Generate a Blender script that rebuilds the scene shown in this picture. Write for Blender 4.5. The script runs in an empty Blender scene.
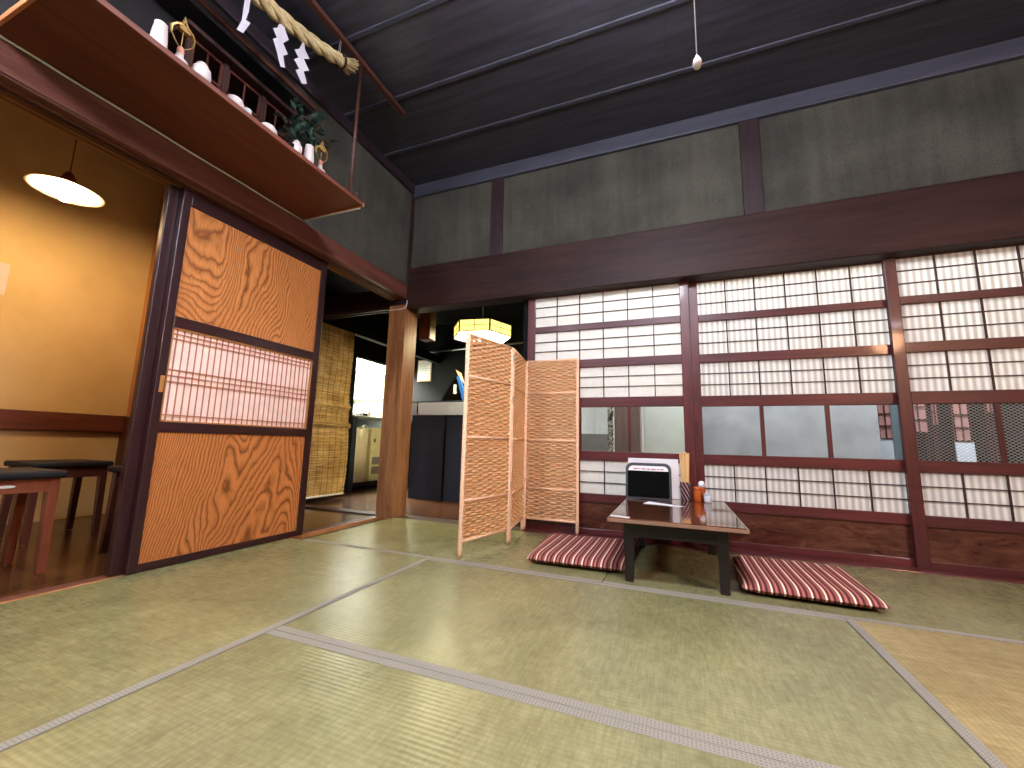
import bpy, math, random
from mathutils import Vector, Matrix
random.seed(7)
C = bpy.context.scene.collection
PI = math.pi

# ------------------------------------------------------------------ colours / materials
def lin(c):
    if isinstance(c, str):
        c = tuple(int(c[i:i+2], 16) for i in (0, 2, 4))
    o = []
    for v in c:
        v = v / 255.0
        o.append(v / 12.92 if v <= 0.04045 else ((v + 0.055) / 1.055) ** 2.4)
    return (o[0], o[1], o[2], 1.0)

class NT:
    """small helper around a node tree"""
    def __init__(s, name, rough=0.6, spec=0.5, coat=0.0):
        s.m = bpy.data.materials.new(name); s.m.use_nodes = True
        s.t = s.m.node_tree; s.n = s.t.nodes; s.n.clear()
        s.out = s.n.new('ShaderNodeOutputMaterial')
        s.b = s.n.new('ShaderNodeBsdfPrincipled')
        s.b.inputs['Roughness'].default_value = rough
        s.b.inputs['Specular IOR Level'].default_value = spec
        s.b.inputs['Coat Weight'].default_value = coat
        s.b.inputs['Coat Roughness'].default_value = 0.08
        s.link(s.b.outputs[0], s.out.inputs[0])
        s._co = None
    def link(s, a, b): s.t.links.new(a, b)
    def co(s):
        if s._co is None: s._co = s.n.new('ShaderNodeTexCoord').outputs['Object']
        return s._co
    def mapping(s, scale=(1,1,1), rot=(0,0,0), loc=(0,0,0), src=None):
        m = s.n.new('ShaderNodeMapping'); s.link(src or s.co(), m.inputs[0])
        m.inputs['Scale'].default_value = scale; m.inputs['Rotation'].default_value = rot
        m.inputs['Location'].default_value = loc
        return m.outputs[0]
    def noise(s, vec, scale=5, detail=3, rough=0.5, dist=0.0):
        k = s.n.new('ShaderNodeTexNoise'); s.link(vec, k.inputs['Vector'])
        k.inputs['Scale'].default_value = scale; k.inputs['Detail'].default_value = detail
        k.inputs['Roughness'].default_value = rough; k.inputs['Distortion'].default_value = dist
        return k.outputs['Fac']
    def wave(s, vec, scale=5, dist=0, detail=0, dscale=1, direction='X', profile='SIN'):
        k = s.n.new('ShaderNodeTexWave'); s.link(vec, k.inputs['Vector'])
        k.bands_direction = direction; k.wave_profile = profile
        k.inputs['Scale'].default_value = scale; k.inputs['Distortion'].default_value = dist
        k.inputs['Detail'].default_value = detail; k.inputs['Detail Scale'].default_value = dscale
        return k.outputs['Fac']
    def math(s, op, a, b=None, c=None):
        k = s.n.new('ShaderNodeMath'); k.operation = op
        for i, v in enumerate((a, b, c)):
            if v is None: continue
            if isinstance(v, (int, float)): k.inputs[i].default_value = v
            else: s.link(v, k.inputs[i])
        return k.outputs[0]
    def sep(s, src=None):
        k = s.n.new('ShaderNodeSeparateXYZ'); s.link(src or s.co(), k.inputs[0]); return k.outputs
    def ramp(s, fac, stops, interp='LINEAR'):
        k = s.n.new('ShaderNodeValToRGB'); s.link(fac, k.inputs[0]); e = k.color_ramp
        e.interpolation = interp
        while len(e.elements) < len(stops): e.elements.new(0.5)
        for i, (p, c) in enumerate(stops):
            e.elements[i].position = p; e.elements[i].color = lin(c)
        return k.outputs[0]
    def mix(s, fac, a, b, mode='MIX'):
        k = s.n.new('ShaderNodeMix'); k.data_type = 'RGBA'; k.blend_type = mode
        if isinstance(fac, (int, float)): k.inputs[0].default_value = fac
        else: s.link(fac, k.inputs[0])
        for i, v in ((6, a), (7, b)):
            if isinstance(v, (str, tuple)): k.inputs[i].default_value = lin(v)
            else: s.link(v, k.inputs[i])
        return k.outputs[2]
    def color(s, c):
        if isinstance(c, (str, tuple)): s.b.inputs['Base Color'].default_value = lin(c)
        else: s.link(c, s.b.inputs['Base Color'])
    def bump(s, h, strength=0.3, dist=0.002):
        k = s.n.new('ShaderNodeBump'); s.link(h, k.inputs['Height'])
        k.inputs['Strength'].default_value = strength; k.inputs['Distance'].default_value = dist
        s.link(k.outputs[0], s.b.inputs['Normal'])
    def translucent(s, fac, c):
        t = s.n.new('ShaderNodeBsdfTranslucent')
        if isinstance(c, (str, tuple)): t.inputs[0].default_value = lin(c)
        else: s.link(c, t.inputs[0])
        k = s.n.new('ShaderNodeMixShader'); k.inputs[0].default_value = fac
        s.link(s.b.outputs[0], k.inputs[1]); s.link(t.outputs[0], k.inputs[2])
        s.link(k.outputs[0], s.out.inputs[0]); return k

def plain(name, c, rough=0.6, spec=0.4, metal=0.0, coat=0.0, var=0.06, vs=12):
    k = NT(name, rough, spec, coat); k.b.inputs['Metallic'].default_value = metal
    n = k.noise(k.co(), vs, 3)
    f = k.ramp(n, [(0.3, tuple(int(255*(1-var)) for _ in range(3))), (0.7, 'ffffff')])
    k.color(k.mix(1.0, c, f, 'MULTIPLY'))
    return k.m

def wood(name, c1, c2, axis='X', rough=0.45, coat=0.1, fine=60, stretch=14, spec=0.4, bump=0.15):
    """straight grained wood, the grain running along `axis`"""
    k = NT(name, rough, spec, coat)
    sc = {'X': (1, stretch, stretch), 'Y': (stretch, 1, stretch), 'Z': (stretch, stretch, 1)}[axis]
    v = k.mapping(sc)
    a = k.noise(v, 1.6, 4, 0.6, 0.6); b = k.noise(v, fine/6.0, 3, 0.6)
    f = k.math('ADD', k.math('MULTIPLY', a, 0.7), k.math('MULTIPLY', b, 0.3))
    k.color(k.ramp(f, [(0.32, c1), (0.68, c2)]))
    k.bump(b, bump, 0.001)
    return k.m

def figured(name, light, mid, dark, y0, k1, slope, seed=0.0):
    """plain sawn board: cathedral figure, level lines of a tilted parabolic trough disturbed by noise"""
    k = NT(name, 0.42, 0.4, 0.15)
    sx, sy, sz = k.sep()
    dy = k.math('SUBTRACT', sy, y0)
    par = k.math('MULTIPLY', k.math('MULTIPLY', dy, dy), k1)
    n = k.noise(k.mapping((1.0, 1.3, 0.55), loc=(seed, seed*1.7, seed*0.6)), 2.6, 1.5, 0.4, 0.5)
    n2 = k.noise(k.mapping((1.0, 1.0, 0.6), loc=(seed+4, seed, 2.0)), 11.0, 2.0, 0.5, 0.3)
    fine = k.noise(k.mapping((8, 90, 4), loc=(seed, 0, 0)), 3.0, 4, 0.7)
    h = k.math('ADD', par, k.math('MULTIPLY', sz, slope))
    h = k.math('ADD', h, k.math('MULTIPLY', n, 17.0))
    h = k.math('ADD', h, k.math('MULTIPLY', n2, 1.8))
    h = k.math('ADD', h, k.math('MULTIPLY', fine, 0.35))
    fr = k.math('FRACT', h)
    g = k.ramp(fr, [(0.0, dark), (0.14, mid), (0.42, light), (0.72, light), (0.90, mid), (1.0, dark)])
    big = k.noise(k.mapping((1, 2.5, 0.8), loc=(0, seed, 0)), 2.6, 2)
    g = k.mix(k.ramp(big, [(0.40, '000000'), (0.75, 'a0a0a0')]), g, mid)
    st = k.ramp(fine, [(0.25, 'c4c4c4'), (0.6, 'ffffff')])
    k.color(k.mix(1.0, g, st, 'MULTIPLY'))
    k.bump(fine, 0.12, 0.001)
    return k.m

M = {}
def build_materials():
    # --- structure
    def tatami(name, rib_axis, tint=('7c7a56', '9c976c')):
        k = NT(name, 0.5, 0.6)
        sx, sy, sz = k.sep()
        o = sy if rib_axis == 'X' else sx      # ribs run along rib_axis, so vary across it
        al = sx if rib_axis == 'X' else sy
        rib = k.math('SINE', k.math('MULTIPLY', o, 2*PI/0.0155))
        rib01 = k.math('ADD', k.math('MULTIPLY', rib, 0.5), 0.5)
        fine = k.math('SINE', k.math('MULTIPLY', al, 2*PI/0.0045))
        fine01 = k.math('ADD', k.math('MULTIPLY', fine, 0.5), 0.5)
        big = k.noise(k.co(), 3.0, 6, 0.65)
        sc = (10, 90, 10) if rib_axis == 'Y' else (90, 10, 10)
        strand = k.noise(k.mapping(sc), 1.6, 3, 0.6)
        c = k.ramp(big, [(0.3, tint[0]), (0.72, tint[1])])
        c = k.mix(1.0, c, k.ramp(strand, [(0.25, 'd8d8d0'), (0.75, 'ffffff')]), 'MULTIPLY')
        spots = k.noise(k.co(), 28, 4, 0.7)
        c = k.mix(1.0, c, k.ramp(spots, [(0.3, 'e4e4dc'), (0.62, 'ffffff')]), 'MULTIPLY')
        c = k.mix(k.math('MULTIPLY', k.math('POWER', rib01, 3.0), 0.24), c, '6d6440')
        k.color(c)
        h = k.math('ADD', k.math('MULTIPLY', rib01, -1.0), k.math('MULTIPLY', fine01, 0.25))
        k.bump(h, 0.22, 0.0016)
        k.b.inputs['Roughness'].default_value = 0.25
        return k.m
    M['tatami_x'] = tatami('tatami_ribs_along_x', 'X')
    M['tatami_y'] = tatami('tatami_ribs_along_y', 'Y')
    M['tatami_y_pale'] = tatami('tatami_straw_coloured', 'Y', ('968456', 'b6a270'))
    k = NT('tatami_border_cloth', 0.85, 0.2)
    sx, sy, sz = k.sep()
    u = k.math('SINE', k.math('MULTIPLY', k.math('ADD', sx, sy), 2*PI/0.017))
    w = k.math('SINE', k.math('MULTIPLY', k.math('SUBTRACT', sx, sy), 2*PI/0.017))
    d = k.math('MULTIPLY', u, w)
    k.color(k.ramp(d, [(0.35, '857f73'), (0.62, '66615a')]))
    M['heri'] = k.m
    M['tatami_side'] = plain('tatami_side', '5f5a3c', 0.9)
    M['beam'] = wood('dark_brown_beam', '1f100e', '3c241f', 'X', 0.55, 0.0, stretch=9, spec=0.2)
    M['beam_y'] = wood('dark_brown_lintel', '4a2620', '744436', 'Y', 0.5, 0.0, stretch=9)
    M['stud'] = wood('dark_stud', '1f1315', '3a2426', 'Z', 0.5, 0.0, stretch=9)
    M['pillar_warm'] = wood('old_pillar_wood', '6e4028', 'b88050', 'Z', 0.4, 0.1, stretch=10)
    k = NT('sand_plaster', 0.9, 0.15)
    n1 = k.noise(k.co(), 2.2, 4, 0.6); n2 = k.noise(k.co(), 260, 2, 0.5)
    n3 = k.noise(k.mapping((14, 14, 1.2)), 1.0, 3, 0.6)
    c = k.ramp(k.math('ADD', k.math('MULTIPLY', n1, 0.7), k.math('MULTIPLY', n3, 0.3)), [(0.35, '403e38'), (0.65, '5c594f')])
    c = k.mix(1.0, c, k.ramp(n2, [(0.3, 'c8c8c8'), (0.7, 'ffffff')]), 'MULTIPLY')
    k.color(c); k.bump(n2, 0.35, 0.0015)
    M['plaster'] = k.m
    k = NT('ceiling_boards', 0.3, 0.5)
    n = k.noise(k.mapping((1, 12, 1)), 2.0, 4, 0.6)
    sx, sy, sz = k.sep()
    seam = k.math('LESS_THAN', k.math('FRACT', k.math('DIVIDE', sx, 0.46)), 0.012)
    c = k.ramp(n, [(0.3, '2d2c32'), (0.7, '44434c')])
    k.color(k.mix(k.math('MULTIPLY', seam, 0.3), c, '1c1218'))
    M['ceiling'] = k.m
    M['backing'] = wood('near_black_board', '080506', '120b0c', 'Y', 0.6, 0.0)  # even near-black tone for the boards behind and above the shrine
    M['batten_dark'] = wood('dark_moulding', '1c1216', '33242a', 'Y', 0.55, 0.0)
    M['batten'] = wood('ceiling_batten', '34343c', '484854', 'X', 0.5, 0.0)
    k = NT('ochre_side_wall', 0.92, 0.1)
    n1 = k.noise(k.co(), 3.0, 4, 0.6); n2 = k.noise(k.co(), 200, 2)
    c = k.ramp(n1, [(0.3, 'c2a878'), (0.7, 'd0b686')])
    k.color(k.mix(1.0, c, k.ramp(n2, [(0.3, 'dcdcdc'), (0.7, 'ffffff')]), 'MULTIPLY')); k.bump(n2, 0.3, 0.001)
    M['ochre'] = k.m
    k = NT('dark_plank_floor', 0.25, 0.5, 0.2)
    sx, sy, sz = k.sep()
    n = k.noise(k.mapping((9, 1.2, 9)), 2.0, 4, 0.6)
    c = k.ramp(n, [(0.3, '2c190c'), (0.7, '5a371c')])
    seam = k.math('LESS_THAN', k.math('FRACT', k.math('DIVIDE', sx, 0.115)), 0.04)
    k.color(k.mix(seam, c, '150a05'))
    k.bump(k.math('MULTIPLY', seam, -1.0), 0.4, 0.002)
    M['plank'] = k.m
    M['black_wall'] = plain('black_painted_wall', '0f1011', 0.75, 0.15)
    M['black_green'] = plain('black_green_panel', '1c1f1a', 0.75, 0.15)
    M['white_wall'] = plain('white_wall', 'dcdcd6', 0.8, 0.2)
    M['kitchen_wall'] = plain('kitchen_wall', 'e8ead8', 0.6, 0.3)
    k = NT('grey_blue_board', 0.5, 0.3)
    n1 = k.noise(k.co(), 4, 3); n2 = k.noise(k.mapping((3, 1, 14)), 2.6, 5, 0.7, 1.2)
    c = k.mix(k.ramp(n2, [(0.62, '000000'), (0.72, '909090')]), k.ramp(n1, [(0.3, '8a8c90'), (0.7, 'a4a6aa')]), '5c5e62')
    k.color(c); M['grey_blue'] = k.m
    M['slate'] = plain('slate_board', '56646c', 0.5, 0.3)
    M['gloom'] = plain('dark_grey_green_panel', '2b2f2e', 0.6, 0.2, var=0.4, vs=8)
    M['board_white'] = plain('pale_board', 'e3ebe2', 0.6, 0.2, var=0.04)
    M['grey_cab'] = plain('grey_cabinet', '8b8580', 0.5, 0.3)
    M['brown_grey'] = wood('weathered_post', '6b5850', '927a70', 'Z', 0.6, 0.0)
    # --- sliding doors
    M['frame_red'] = wood('red_brown_lacquer_frame', '3a1416', '642726', 'Z', 0.42, 0.08)
    M['frame_red_h'] = wood('red_brown_lacquer_rail', '381315', '602524', 'X', 0.42, 0.08)
    M['frame_brown'] = wood('brown_lacquer_frame', '341214', '572422', 'Z', 0.42, 0.08)
    M['frame_brown_h'] = wood('brown_lacquer_rail', '341214', '572422', 'X', 0.42, 0.08)
    M['kumiko'] = plain('dark_lattice_strip', '3a2424', 0.5, 0.3)
    M['door_dark'] = wood('blackish_door_frame', '1f0e12', '38191a', 'Z', 0.35, 0.2)
    M['door_dark_y'] = wood('blackish_door_rail', '1f0e12', '38191a', 'Y', 0.35, 0.2)
    def burl(name, seed):
        k = NT(name, 0.22, 0.5, 0.25)
        n = k.noise(k.mapping((1.2, 1, 3.5), loc=(seed, 0, 0)), 5, 5, 0.65, 1.5)
        k.color(k.ramp(n, [(0.3, '32140e'), (0.5, '4a251b'), (0.7, '603a2a')]))
        return k.m
    M['burl'] = burl('dark_burl_board', 0); M['burl2'] = burl('dark_burl_board_second', 7.3)
    M['keyaki'] = figured('zebra_grain_board_upper', 'd08548', 'ae6a34', '74401c', 0.12, 62.0, -9.0, 2.3)
    M['keyaki2'] = figured('zebra_grain_board_lower', 'cc8046', 'aa6632', '6e3a18', 0.62, 70.0, 9.0, 9.1)
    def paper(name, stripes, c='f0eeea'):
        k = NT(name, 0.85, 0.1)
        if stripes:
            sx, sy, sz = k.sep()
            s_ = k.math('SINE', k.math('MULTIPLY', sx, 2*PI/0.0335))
            col = k.ramp(k.math('ADD', k.math('MULTIPLY', s_, 0.5), 0.5), [(0.1, c), (0.9, 'cdc9c3')])  # shade of an outer lattice behind, painted into the paper colour
        else:
            col = k.ramp(k.noise(k.co(), 40, 3), [(0.3, 'e8e5df'), (0.7, c)])
        k.color(col); k.translucent(0.5, col)
        return k.m
    M['paper'] = paper('shoji_paper_plain', False); M['paper_s'] = paper('shoji_paper_lattice_shade', True)
    M['paper_slat'] = plain('pink_white_backing_paper', 'fbe6da', 0.8, 0.1)
    M['slat'] = plain('reddish_slat', 'b8755a', 0.5, 0.3)
    M['slat_edge'] = plain('natural_wood_edging', 'b27840', 0.5, 0.3)
    k = NT('clear_glass', 0.02, 0.5)
    g = k.n.new('ShaderNodeBsdfTransparent'); g.inputs[0].default_value = (0.93, 0.95, 0.95, 1)
    gl = k.n.new('ShaderNodeBsdfGlossy'); gl.inputs['Roughness'].default_value = 0.02
    fr = k.n.new('ShaderNodeFresnel'); fr.inputs[0].default_value = 1.5
    mx = k.n.new('ShaderNodeMixShader'); k.link(fr.outputs[0], mx.inputs[0]); k.link(g.outputs[0], mx.inputs[1]); k.link(gl.outputs[0], mx.inputs[2])
    k.link(mx.outputs[0], k.out.inputs[0]); M['glass'] = k.m
    k = NT('wire_pattern_glass', 0.02, 0.5)
    sx, sy, sz = k.sep()
    a = k.math('ABSOLUTE', k.math('SINE', k.math('MULTIPLY', k.math('ADD', sx, k.math('MULTIPLY', sz, 1.5)), PI/0.025)))
    b = k.math('ABSOLUTE', k.math('SINE', k.math('MULTIPLY', k.math('SUBTRACT', sx, k.math('MULTIPLY', sz, 1.5)), PI/0.025)))
    lnf = k.math('LESS_THAN', k.math('MINIMUM', a, b), 0.17)
    g = k.n.new('ShaderNodeBsdfTransparent'); g.inputs[0].default_value = (0.9, 0.92, 0.92, 1)
    mx = k.n.new('ShaderNodeMixShader'); k.link(k.math('MULTIPLY', lnf, 0.7), mx.inputs[0])
    k.b.inputs['Base Color'].default_value = lin('b5b5b5'); k.link(g.outputs[0], mx.inputs[1]); k.link(k.b.outputs[0], mx.inputs[2])
    gl = k.n.new('ShaderNodeBsdfGlossy'); gl.inputs['Roughness'].default_value = 0.03
    fr = k.n.new('ShaderNodeFresnel'); fr.inputs[0].default_value = 1.5
    m2 = k.n.new('ShaderNodeMixShader'); k.link(fr.outputs[0], m2.inputs[0]); k.link(mx.outputs[0], m2.inputs[1]); k.link(gl.outputs[0], m2.inputs[2])
    k.link(m2.outputs[0], k.out.inputs[0]); M['glass_net'] = k.m
    # --- furniture
    def rope_paper(name, c1, c2, tr):
        k = NT(name, 0.65, 0.25)
        c = k.ramp(k.noise(k.mapping((30, 30, 160)), 1.0, 3), [(0.3, c1), (0.7, c2)])
        k.color(c); k.translucent(tr, c); return k.m
    M['weave'] = rope_paper('woven_paper_cord', 'f6cc9c', 'ffe8c4', 0.6)
    M['weave_frame'] = rope_paper('cord_wrapped_frame', 'd8aa86', 'ecc4a2', 0.0)
    M['hinge'] = plain('pale_metal_hinge', 'c9c4bc', 0.35, 0.5, 0.6)
    k = NT('walnut_table_top', 0.10, 0.5, 0.6)
    c = k.ramp(k.noise(k.mapping((10, 1, 1)), 2.2, 4, 0.6, 0.5), [(0.3, '3a1c10'), (0.7, '6a3a20')])
    k.color(c); M['table_top'] = k.m
    M['table_edge'] = plain('table_edge_band', '8a6a55', 0.3, 0.5)
    M['black_wood'] = wood('black_stained_wood', '100c0c', '241c1b', 'Z', 0.4, 0.1)
    def cushion(name, off):
        k = NT(name, 0.9, 0.15)
        sx, sy, sz = k.sep()
        t = k.math('FRACT', k.math('DIVIDE', k.math('ADD', sx, off), 0.0475))
        c = k.ramp(t, [(0.0, 'ead0bc'), (0.10, 'ead0bc'), (0.15, '5e2c28'), (0.30, '5e2c28'), (0.36, 'a5665a'),
                       (0.50, 'a5665a'), (0.55, '54262a'), (0.72, '54262a'), (0.77, '8d5248'), (0.93, '8d5248'), (0.97, '4a2222')], 'CONSTANT')
        k.color(c)
        k.bump(k.noise(k.mapping((40, 400, 40)), 1.0, 2), 0.3, 0.001)
        return k.m
    M['cushion'] = cushion('striped_cushion_cloth', 0.0); M['cushion2'] = cushion('striped_cushion_cloth_second', 0.013)
    M['dark_grey'] = plain('dark_grey_plastic', '3b3a40', 0.4, 0.4)
    M['screen'] = plain('black_glass_screen', '050608', 0.08, 0.5)
    M['white'] = plain('white_card', 'e8e8ea', 0.6, 0.3, var=0.02)
    M['red_print'] = plain('faded_red_print', 'b06a70', 0.7, 0.2)
    M['grey_print'] = plain('faded_grey_print', '8a8a92', 0.7, 0.2)
    M['blue_edge'] = plain('pale_blue_edge', 'b9c8dc', 0.5, 0.3)
    M['chopstick'] = wood('pale_chopstick_wood', 'cfa468', 'e8c68e', 'Z', 0.6, 0.0)
    k = NT('arrow_feather_pattern', 0.35, 0.5)
    sx, sy, sz = k.sep()
    at = k.n.new('ShaderNodeMath'); at.operation = 'ARCTAN2'; k.link(sy, at.inputs[0]); k.link(sx, at.inputs[1])
    ang = at.outputs[0]
    t = k.math('FRACT', k.math('ADD', k.math('MULTIPLY', ang, 9/(2*PI)), k.math('MULTIPLY', sz, 26)))
    t2 = k.math('FRACT', k.math('MULTIPLY', ang, 4.5/(2*PI)))
    c = k.ramp(t, [(0.0, '15131c'), (0.34, 'd8cdd0'), (0.5, '8c3038'), (0.7, '15131c')], 'CONSTANT')
    k.color(c); M['cup_pattern'] = k.m
    k = NT('amber_shaker', 0.25, 0.5); k.color('b5561f'); M['amber'] = k.m
    k = NT('frosted_clear_plastic', 0.15, 0.5); k.color('eef2f6'); k.b.inputs['Transmission Weight'].default_value = 0.35; M['clear'] = k.m
    # --- household shrine
    M['shelf_wood'] = wood('red_brown_shelf_board', '5a2b1d', '723c29', 'Y', 0.6, 0.0)
    M['shelf_trim'] = wood('orange_brown_shelf_end', 'b06a40', 'd08a58', 'X', 0.45, 0.05)
    M['shrine'] = wood('dark_shrine_wood', '1f0e0c', '3a1c18', 'Z', 0.5, 0.0)
    M['bar_wood'] = wood('brown_hanging_bar', '3c2018', '5a3428', 'Y', 0.5, 0.0)
    k = NT('rice_straw', 0.8, 0.2)
    c = k.ramp(k.noise(k.mapping((120, 14, 120)), 1.0, 3), [(0.3, 'a58a5a'), (0.7, 'e6d0a0')])
    k.color(c); M['straw'] = k.m
    M['paper_white'] = plain('white_folded_paper', 'c6bfc6', 0.8, 0.1, var=0.02)
    M['ceramic'] = plain('white_ceramic', 'c2b4b0', 0.35, 0.4, var=0.03)
    M['gold'] = plain('dull_gold', 'c0985a', 0.35, 0.5, 0.5)
    M['pink_wood'] = plain('pale_pink_stem', 'c98a72', 0.5, 0.3)
    M['leaf'] = plain('dark_evergreen_leaf', '2a443c', 0.5, 0.3, var=0.3, vs=30)
    M['leaf2'] = plain('light_evergreen_leaf', '3c564a', 0.5, 0.5, var=0.2, vs=30)
    M['black_gloss'] = plain('black_lacquer', '0c0a0a', 0.15, 0.5)
    M['cable'] = plain('pale_cable_sheath', 'e6ecec', 0.4, 0.4)
    # --- side room and hall
    M['stool_wood'] = wood('red_brown_stool_wood', '5c2c1c', '84452c', 'Z', 0.35, 0.15)
    M['stool_wood_dark'] = wood('dark_stool_wood', '351a14', '55291e', 'Z', 0.4, 0.1)
    M['vinyl'] = plain('black_vinyl', '121216', 0.6, 0.25)
    M['rail_brown'] = wood('brown_wall_rail', '40201a', '66372a', 'Y', 0.4, 0.1)
    M['orange_wood'] = wood('orange_brown_post', '9a6238', 'c08a58', 'Z', 0.5, 0.05)
    k = NT('bamboo_reed', 0.6, 0.3)
    n = k.noise(k.mapping((3, 3, 60)), 2.2, 4, 0.6); n2 = k.noise(k.co(), 5.0, 3)
    c = k.ramp(k.math('ADD', k.math('MULTIPLY', n, 0.55), k.math('MULTIPLY', n2, 0.45)), [(0.35, '9c7442'), (0.5, 'd4b070'), (0.66, 'f2dca4')])
    k.color(c); k.translucent(0.35, c); M['bamboo'] = k.m
    M['cord_brown'] = plain('brown_binding_cord', '4c3218', 0.8, 0.2)
    M['cream'] = plain('cream_enamel', 'd8cdb0', 0.35, 0.5)
    M['cream_box'] = plain('pale_yellow_enamel', 'e2dbae', 0.35, 0.5)
    M['steel'] = plain('brushed_steel', 'b0b4b0', 0.3, 0.5, 0.8)
    M['counter_grey'] = plain('grey_counter_top', '8a8b84', 0.4, 0.4)
    M['counter_black'] = plain('black_counter_front', '2a313c', 0.45, 0.4)
    M['counter_white'] = plain('white_counter_apron', 'c4c7cb', 0.4, 0.4)
    M['tan_card'] = plain('tan_card', 'd0ae84', 0.6, 0.2)
    M['blue_label'] = plain('blue_label', '2d62b8', 0.5, 0.3)
    M['green_label'] = plain('pale_green_label', 'a8c88a', 0.5, 0.3)
    M['pink'] = plain('pink_reflected_lattice', 'cf9c98', 0.7, 0.2)
    M['pale_blue'] = plain('pale_blue_sheet', 'e6f0ff', 0.7, 0.2)
    M['lamp_housing'] = plain('white_lamp_housing', 'dddddd', 0.4, 0.4)
    M['handle'] = plain('recessed_pull', '8a5a3a', 0.4, 0.3)
def emis(name, c, s):
    m = bpy.data.materials.new(name); m.use_nodes = True; t = m.node_tree; t.nodes.clear()
    o = t.nodes.new('ShaderNodeOutputMaterial'); e = t.nodes.new('ShaderNodeEmission')
    e.inputs[0].default_value = lin(c); e.inputs[1].default_value = s
    t.links.new(e.outputs[0], o.inputs[0]); return m
build_materials()

# ------------------------------------------------------------------ mesh builder (world coordinates in, local mesh out)
ORG = {}
class MB:
    def __init__(s): s.v = []; s.f = []; s.sm = []
    def add(s, vs, fs, smooth=False):
        n = len(s.v); s.v += [tuple(v) for v in vs]; s.f += [tuple(i+n for i in f) for f in fs]; s.sm += [smooth]*len(fs); return s
    def box(s, x0, x1, y0, y1, z0, z1):
        x0, x1 = min(x0, x1), max(x0, x1); y0, y1 = min(y0, y1), max(y0, y1); z0, z1 = min(z0, z1), max(z0, z1)
        return s.add([(x0,y0,z0),(x1,y0,z0),(x1,y1,z0),(x0,y1,z0),(x0,y0,z1),(x1,y0,z1),(x1,y1,z1),(x0,y1,z1)],
                     [(0,3,2,1),(4,5,6,7),(0,1,5,4),(1,2,6,5),(2,3,7,6),(3,0,4,7)])
    def bar(s, p, q, w, h, up=(0,0,1)):
        p, q = Vector(p), Vector(q); d = (q-p).normalized(); u = Vector(up)
        if abs(d.dot(u)) > 0.99: u = Vector((1,0,0))
        a = d.cross(u).normalized()*(w/2); b = a.cross(d).normalized()*(h/2)
        vs = [p-a-b, p+a-b, p+a+b, p-a+b, q-a-b, q+a-b, q+a+b, q-a+b]
        return s.add(vs, [(0,3,2,1),(4,5,6,7),(0,1,5,4),(1,2,6,5),(2,3,7,6),(3,0,4,7)])
    def tube(s, pts, r, n=8, closed=False, cap=True):
        pts = [Vector(p) for p in pts]; m = len(pts); rs = r if isinstance(r, (list, tuple)) else [r]*m
        vs = []; ref = None
        for i, p in enumerate(pts):
            if closed: d = pts[(i+1) % m] - pts[i-1]
            else: d = pts[min(i+1, m-1)] - pts[max(i-1, 0)]
            d.normalize()
            if ref is None:
                ref = Vector((0,0,1)) if abs(d.z) < 0.9 else Vector((1,0,0))
            a = d.cross(ref).normalized(); b = a.cross(d).normalized(); ref = b
            for k in range(n):
                t = 2*PI*k/n; vs.append(p + (a*math.cos(t) + b*math.sin(t))*rs[i])
        fs = []
        for i in range(m if closed else m-1):
            j = (i+1) % m
            for k in range(n): fs.append((i*n+k, i*n+(k+1) % n, j*n+(k+1) % n, j*n+k))
        if cap and not closed: fs += [tuple(range(n-1, -1, -1)), tuple((m-1)*n+k for k in range(n))]
        return s.add(vs, fs, True)
    def lathe(s, c, prof, n=24, caps=True):
        """prof: list of (radius, z) about the vertical axis through c"""
        vs = []; m = len(prof)
        for r, z in prof:
            for k in range(n):
                t = 2*PI*k/n; vs.append((c[0]+r*math.cos(t), c[1]+r*math.sin(t), c[2]+z))
        fs = [(i*n+k, i*n+(k+1) % n, (i+1)*n+(k+1) % n, (i+1)*n+k) for i in range(m-1) for k in range(n)]
        if caps: fs += [tuple(range(n-1, -1, -1)), tuple((m-1)*n+k for k in range(n))]
        return s.add(vs, fs, True)
    def prism(s, poly, axis, a0, a1):
        """extrude a 2d polygon along axis ('x': poly is (y,z); 'y': (x,z); 'z': (x,y))"""
        n = len(poly)
        def P(u, v, a): return {'x': (a, u, v), 'y': (u, a, v), 'z': (u, v, a)}[axis]
        vs = [P(u, v, a0) for u, v in poly] + [P(u, v, a1) for u, v in poly]
        fs = [tuple(range(n-1, -1, -1)), tuple(range(n, 2*n))] + [(i, (i+1) % n, n+(i+1) % n, n+i) for i in range(n)]
        return s.add(vs, fs)
    def build(s, name, mat, parent=None, origin=None, bevel=0.0, seg=2):
        me = bpy.data.meshes.new(name)
        if parent is not None: o0 = ORG[parent.name]
        elif origin is not None: o0 = Vector(origin)
        else: o0 = Vector((0,0,0))
        me.from_pydata([tuple(Vector(v)-o0) for v in s.v], [], s.f); me.update()
        me.polygons.foreach_set('use_smooth', s.sm)
        import bmesh
        bm = bmesh.new(); bm.from_mesh(me); bmesh.ops.recalc_face_normals(bm, faces=bm.faces); bm.to_mesh(me); bm.free()
        me.materials.append(M[mat] if isinstance(mat, str) else mat)
        o = bpy.data.objects.new(name, me); C.objects.link(o)
        if parent is not None: o.parent = parent
        else: o.location = o0
        ORG[o.name] = o0
        if bevel:
            b = o.modifiers.new('bevel', 'BEVEL'); b.width = bevel; b.segments = seg; b.limit_method = 'ANGLE'; b.angle_limit = 0.7
        return o

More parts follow.
